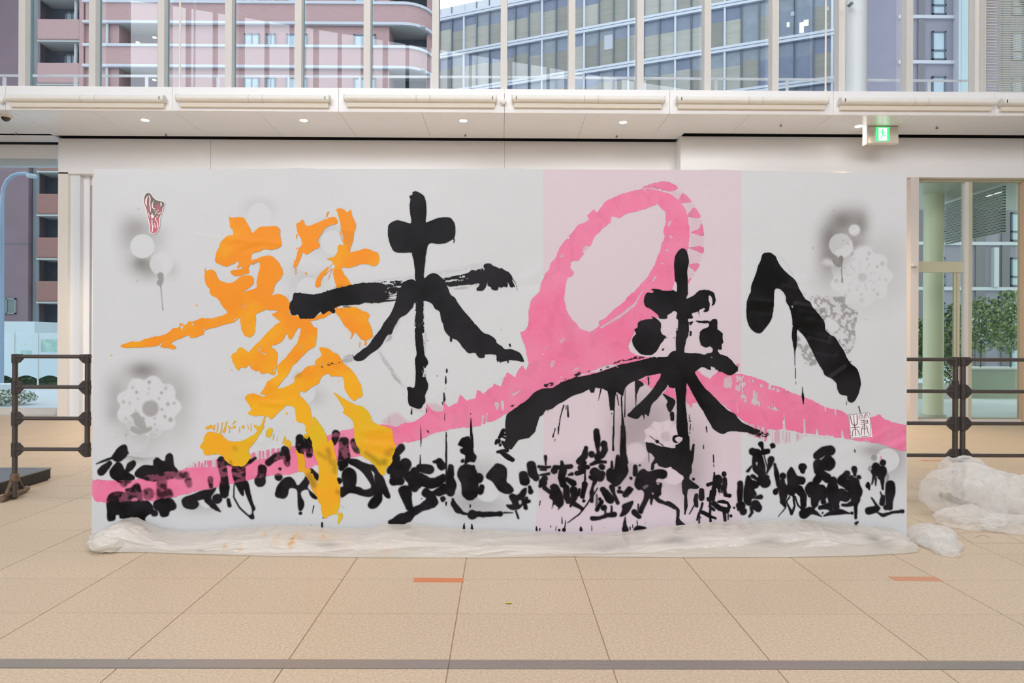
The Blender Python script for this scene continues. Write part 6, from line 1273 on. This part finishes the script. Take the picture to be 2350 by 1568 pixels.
# ---- barricades
m_pipe = mat('dark brown pipe', lin(72, 64, 60), .38, .5, nz=.12, ns=6); m_rust = mat('worn bronze pipe', lin(118, 98, 82), .4, .4, nz=.3, ns=30, metal=.3); m_fit = mat('dark pipe fitting', lin(60, 54, 52), .5, .4, nz=.15, ns=20)
def gusset(parent, x, z, sx, sz, Y, s=.052, n='joint'):
    m = MB().prism([(x, Y-.014, z), (x+sx*s, Y-.014, z), (x+sx*s, Y-.014, z+sz*.014), (x+sx*.03, Y-.014, z+sz*s*.72), (x+sx*.016, Y-.014, z+sz*s), (x, Y-.014, z+sz*s)], (0, .028, 0)); return m
def barricade(label, posts, rails, Y, x0, x1, zbot=None, foot=False):
    t = thing('pipe_barricade', label, 'barricade', None)
    for i, x in enumerate(posts):
        MB().tube([(x, Y, (.02 if x < posts[0]+.1 or len(posts) < 2 else rails[-1][0])), (x, Y, rails[0][0])], .0205, 14).obj('post', m_pipe, t, smooth=True)
    for z, _ in rails:
        MB().tube([(x0, Y, z), (x1, Y, z)], .0155, 14).obj('rail', m_pipe, t, smooth=True)
    for x in posts:
        for k, (z, _) in enumerate(rails):
            m = MB().lathe((x, Y, z-.06 if k else z-.055), [(.024, 0), (.026, .004), (.026, .11 if k else .07), (.024, .115 if k else .075)], 14)
            for sx in (-1, 1):
                if sx < 0 and x-.05 < x0: continue
                if sx > 0 and x+.05 > x1: continue
                m.lathe((x+(.0 if sx > 0 else -.06), Y, z), [(.018, 0), (.0195, .003), (.0195, .057), (.018, .06)], 12, 'x')
                m.v += []; g_ = gusset(None, x+sx*.015, z, sx, -1, Y); m.add(g_.v, g_.f)
                if k: g_ = gusset(None, x+sx*.015, z, sx, 1, Y); m.add(g_.v, g_.f)
            m.obj('pipe_joint', m_fit, t)
    return t
YL = 5.35
rl_ = [(P(120, y, YL).z, 0) for y in (818.5, 888.5, 960.5, 1031.5)]
xa, xb = X(34.5, YL, 900), X(201, YL, 900)
b1 = barricade('dark brown pipe barricade with four rails at the left side of the mural', [xa, xb], rl_, YL, xa, X(208, YL, 900))
fa, fb_ = Fl(2, 1146, .03), Fl(62, 1121, .03)
MB().tube([fa, fb_], .024, 14).obj('foot', m_rust, b1, smooth=True)
for s_, dx in ((-1, .55), (1, .55)):
    c_ = (fa+fb_)/2; e = c_.lerp(fa if s_ < 0 else fb_, .62); e.z = .045
    MB().tube([(xa, YL, .21), tuple(e)], .017, 10).obj('brace', m_rust if s_ < 0 else m_fit, b1, smooth=True)
MB().lathe((xa, YL, .15), [(.026, 0), (.032, .005), (.032, .06), (.026, .065)], 14).obj('collar', m_rust, b1, smooth=True)
MB().tube([tuple(fa.lerp(fb_, .58)+Vector((0, 0, .0))), (xa, YL, .03)], .022, 10).obj('foot_socket', m_fit, b1)
YR2 = 5.35
rr_ = [(P(2200, y, YR2).z, 0) for y in (825.5, 898.5, 972, 1045.5)]
xc, xd = X(2195.5, YR2, 900), X(2206, YR2, 900); xc -= .012; xd += .012
b2 = barricade('dark brown pipe barricade partly behind the right end of the mural', [xc], rr_, YR2, X(2040, YR2, 900), xc)
b3 = barricade('dark brown pipe barricade reaching out of the right picture edge', [xd], rr_, YR2, xd, X(2420, YR2, 900))
MB().tube([(X(2046, YR2, 900), YR2, .02), (X(2046, YR2, 900), YR2, rr_[0][0])], .0205, 12).obj('post', m_pipe, b2)
for b_, x, z0_ in ((b1, xa, .9), (b1, xb, .9), (b2, xc, .93), (b3, xd, .90)):
    MB().lathe((x, YL, z0_+.02), [(.022, 0), (.0255, .004), (.0255, .05), (.022, .055)], 12).obj('sleeve', m_fit, b_)
for b_, x in ((b2, xc), (b3, xd), (b2, X(2046, YR2, 900))):
    MB().tube([(x, YL-.17, .024), (x, YL+.17, .024)], .022, 10).obj('foot', m_rust, b_)
# ---- black case at far left
z_ = .105; p1 = Fl(30, 1088, z_)
t = thing('black_case', 'flat black case lying on the floor at the left picture edge behind the barricade foot', 'case')
x1_ = Fl(27, 1087, z_).x; yf_ = Fl(-10, 1112, 0).y
k_ = P(24, 1094, 5.62)
MB().box(k_.x-1.0, k_.x-.01, 5.48, 6.1, .0, .012).obj('base', m_fit, t)
MB().box(k_.x-1.0, k_.x, 5.47, 6.12, .012, .10).obj('body', mat('black case body', lin(34, 33, 32), .45, .4), t, bevel=.006)
MB().box(k_.x-1.0, k_.x+.004, 5.465, 6.125, .10, .112).obj('lid', mat('grey case lid', lin(120, 126, 134), .35, .5), t, bevel=.003)
# ---- tape strips, leaf, floor hatch
m_tape = mat('orange tape', lin(214, 136, 96), .5, .3, nz=.04, ns=20); m_tape2 = mat('faded orange tape', lin(206, 150, 120), .5, .3, nz=.05, ns=20)
def quadfloor(name, pts, m, label, cat, h=.0012):
    o = MB().prism([Fl(a, b, .0002) for a, b in pts], (0, 0, h)).obj(name, m); tag(o, label, cat); return o
quadfloor('floor_tape', [(950, 1326.5), (1063, 1327.5), (1064, 1337), (949, 1336.5)], m_tape, 'short orange tape strip on the granite floor in front of the mural middle', 'tape')
quadfloor('floor_tape', [(2038, 1324), (2146, 1324.5), (2164, 1334.5), (2056, 1334)], m_tape2, 'faded orange tape strip on the granite floor below the clear plastic heap', 'tape')
quadfloor('floor_tape', [(2112, 1056), (2172, 1056), (2174, 1058.5), (2114, 1058.5)], m_tape2, 'thin far orange tape strip on the floor behind the right barricade', 'tape')
lf = thing('fallen_leaf', 'tiny curled yellow leaf on the granite floor near the picture bottom centre', 'leaf')
c_ = Fl(1167, 1386.5); m_y = mat('yellow leaf', lin(206, 190, 70), .5); 
MB().add([c_+Vector(v) for v in ((-.02, 0, .002), (-.008, -.004, .006), (.0, 0, .003), (.010, -.005, .007), (.021, 0, .003), (.010, .007, .009), (0, .003, .005), (-.009, .007, .009))], [(0, 1, 2, 7), (2, 3, 4, 5), (2, 5, 6), (2, 6, 7)]).obj('blade', m_y, lf)
MB().tube([c_+Vector((-.012, -.001, .001)), c_+Vector((.014, -.001, .001))], .0014, 6).obj('vein', mat('brown vein', lin(60, 52, 30), .6), lf)
ht = thing('floor_hatch', 'flush granite floor hatch with a curved pull slot beside the plastic pile', 'hatch')
pts = [Fl(*a, .0003) for a in ((2194, 1223), (2300, 1223), (2350, 1247), (2232, 1247))]
for i in range(4):
    a, b = pts[i], pts[(i+1) % 4]; d = (b-a).normalized(); n_2 = Vector((-d.y, d.x, 0))*.002
    MB().prism([a-n_2, b-n_2, b+n_2, a+n_2], (0, 0, .0006)).obj('edge_strip', m_joint, ht)
cpt = [Fl(2238+34*k/8, 1235-6*math.sin(math.pi*k/8), .0008) for k in range(9)]
MB().tube(cpt, .0016, 6).obj('pull_slot', m_joint, ht)

# ------------------------------------------------------------------ origins: move thing empties to their base
bpy.context.view_layer.update()
for o in [o for o in bpy.data.objects if o.type == 'EMPTY' and o.parent is None and o.children]:
    mn = Vector((1e9,)*3); mxx = Vector((-1e9,)*3)
    for ch in o.children:
        if ch.type != 'MESH': continue
        bb = [ch.matrix_world @ Vector(c) for c in ch.bound_box]
        for c in bb:
            for i in range(3): mn[i] = min(mn[i], c[i]); mxx[i] = max(mxx[i], c[i])
    if mn.x > 1e8: continue
    base_ = Vector(((mn.x+mxx.x)/2, (mn.y+mxx.y)/2, mn.z))
    o.location = base_
    for ch in o.children: ch.location = ch.location-base_
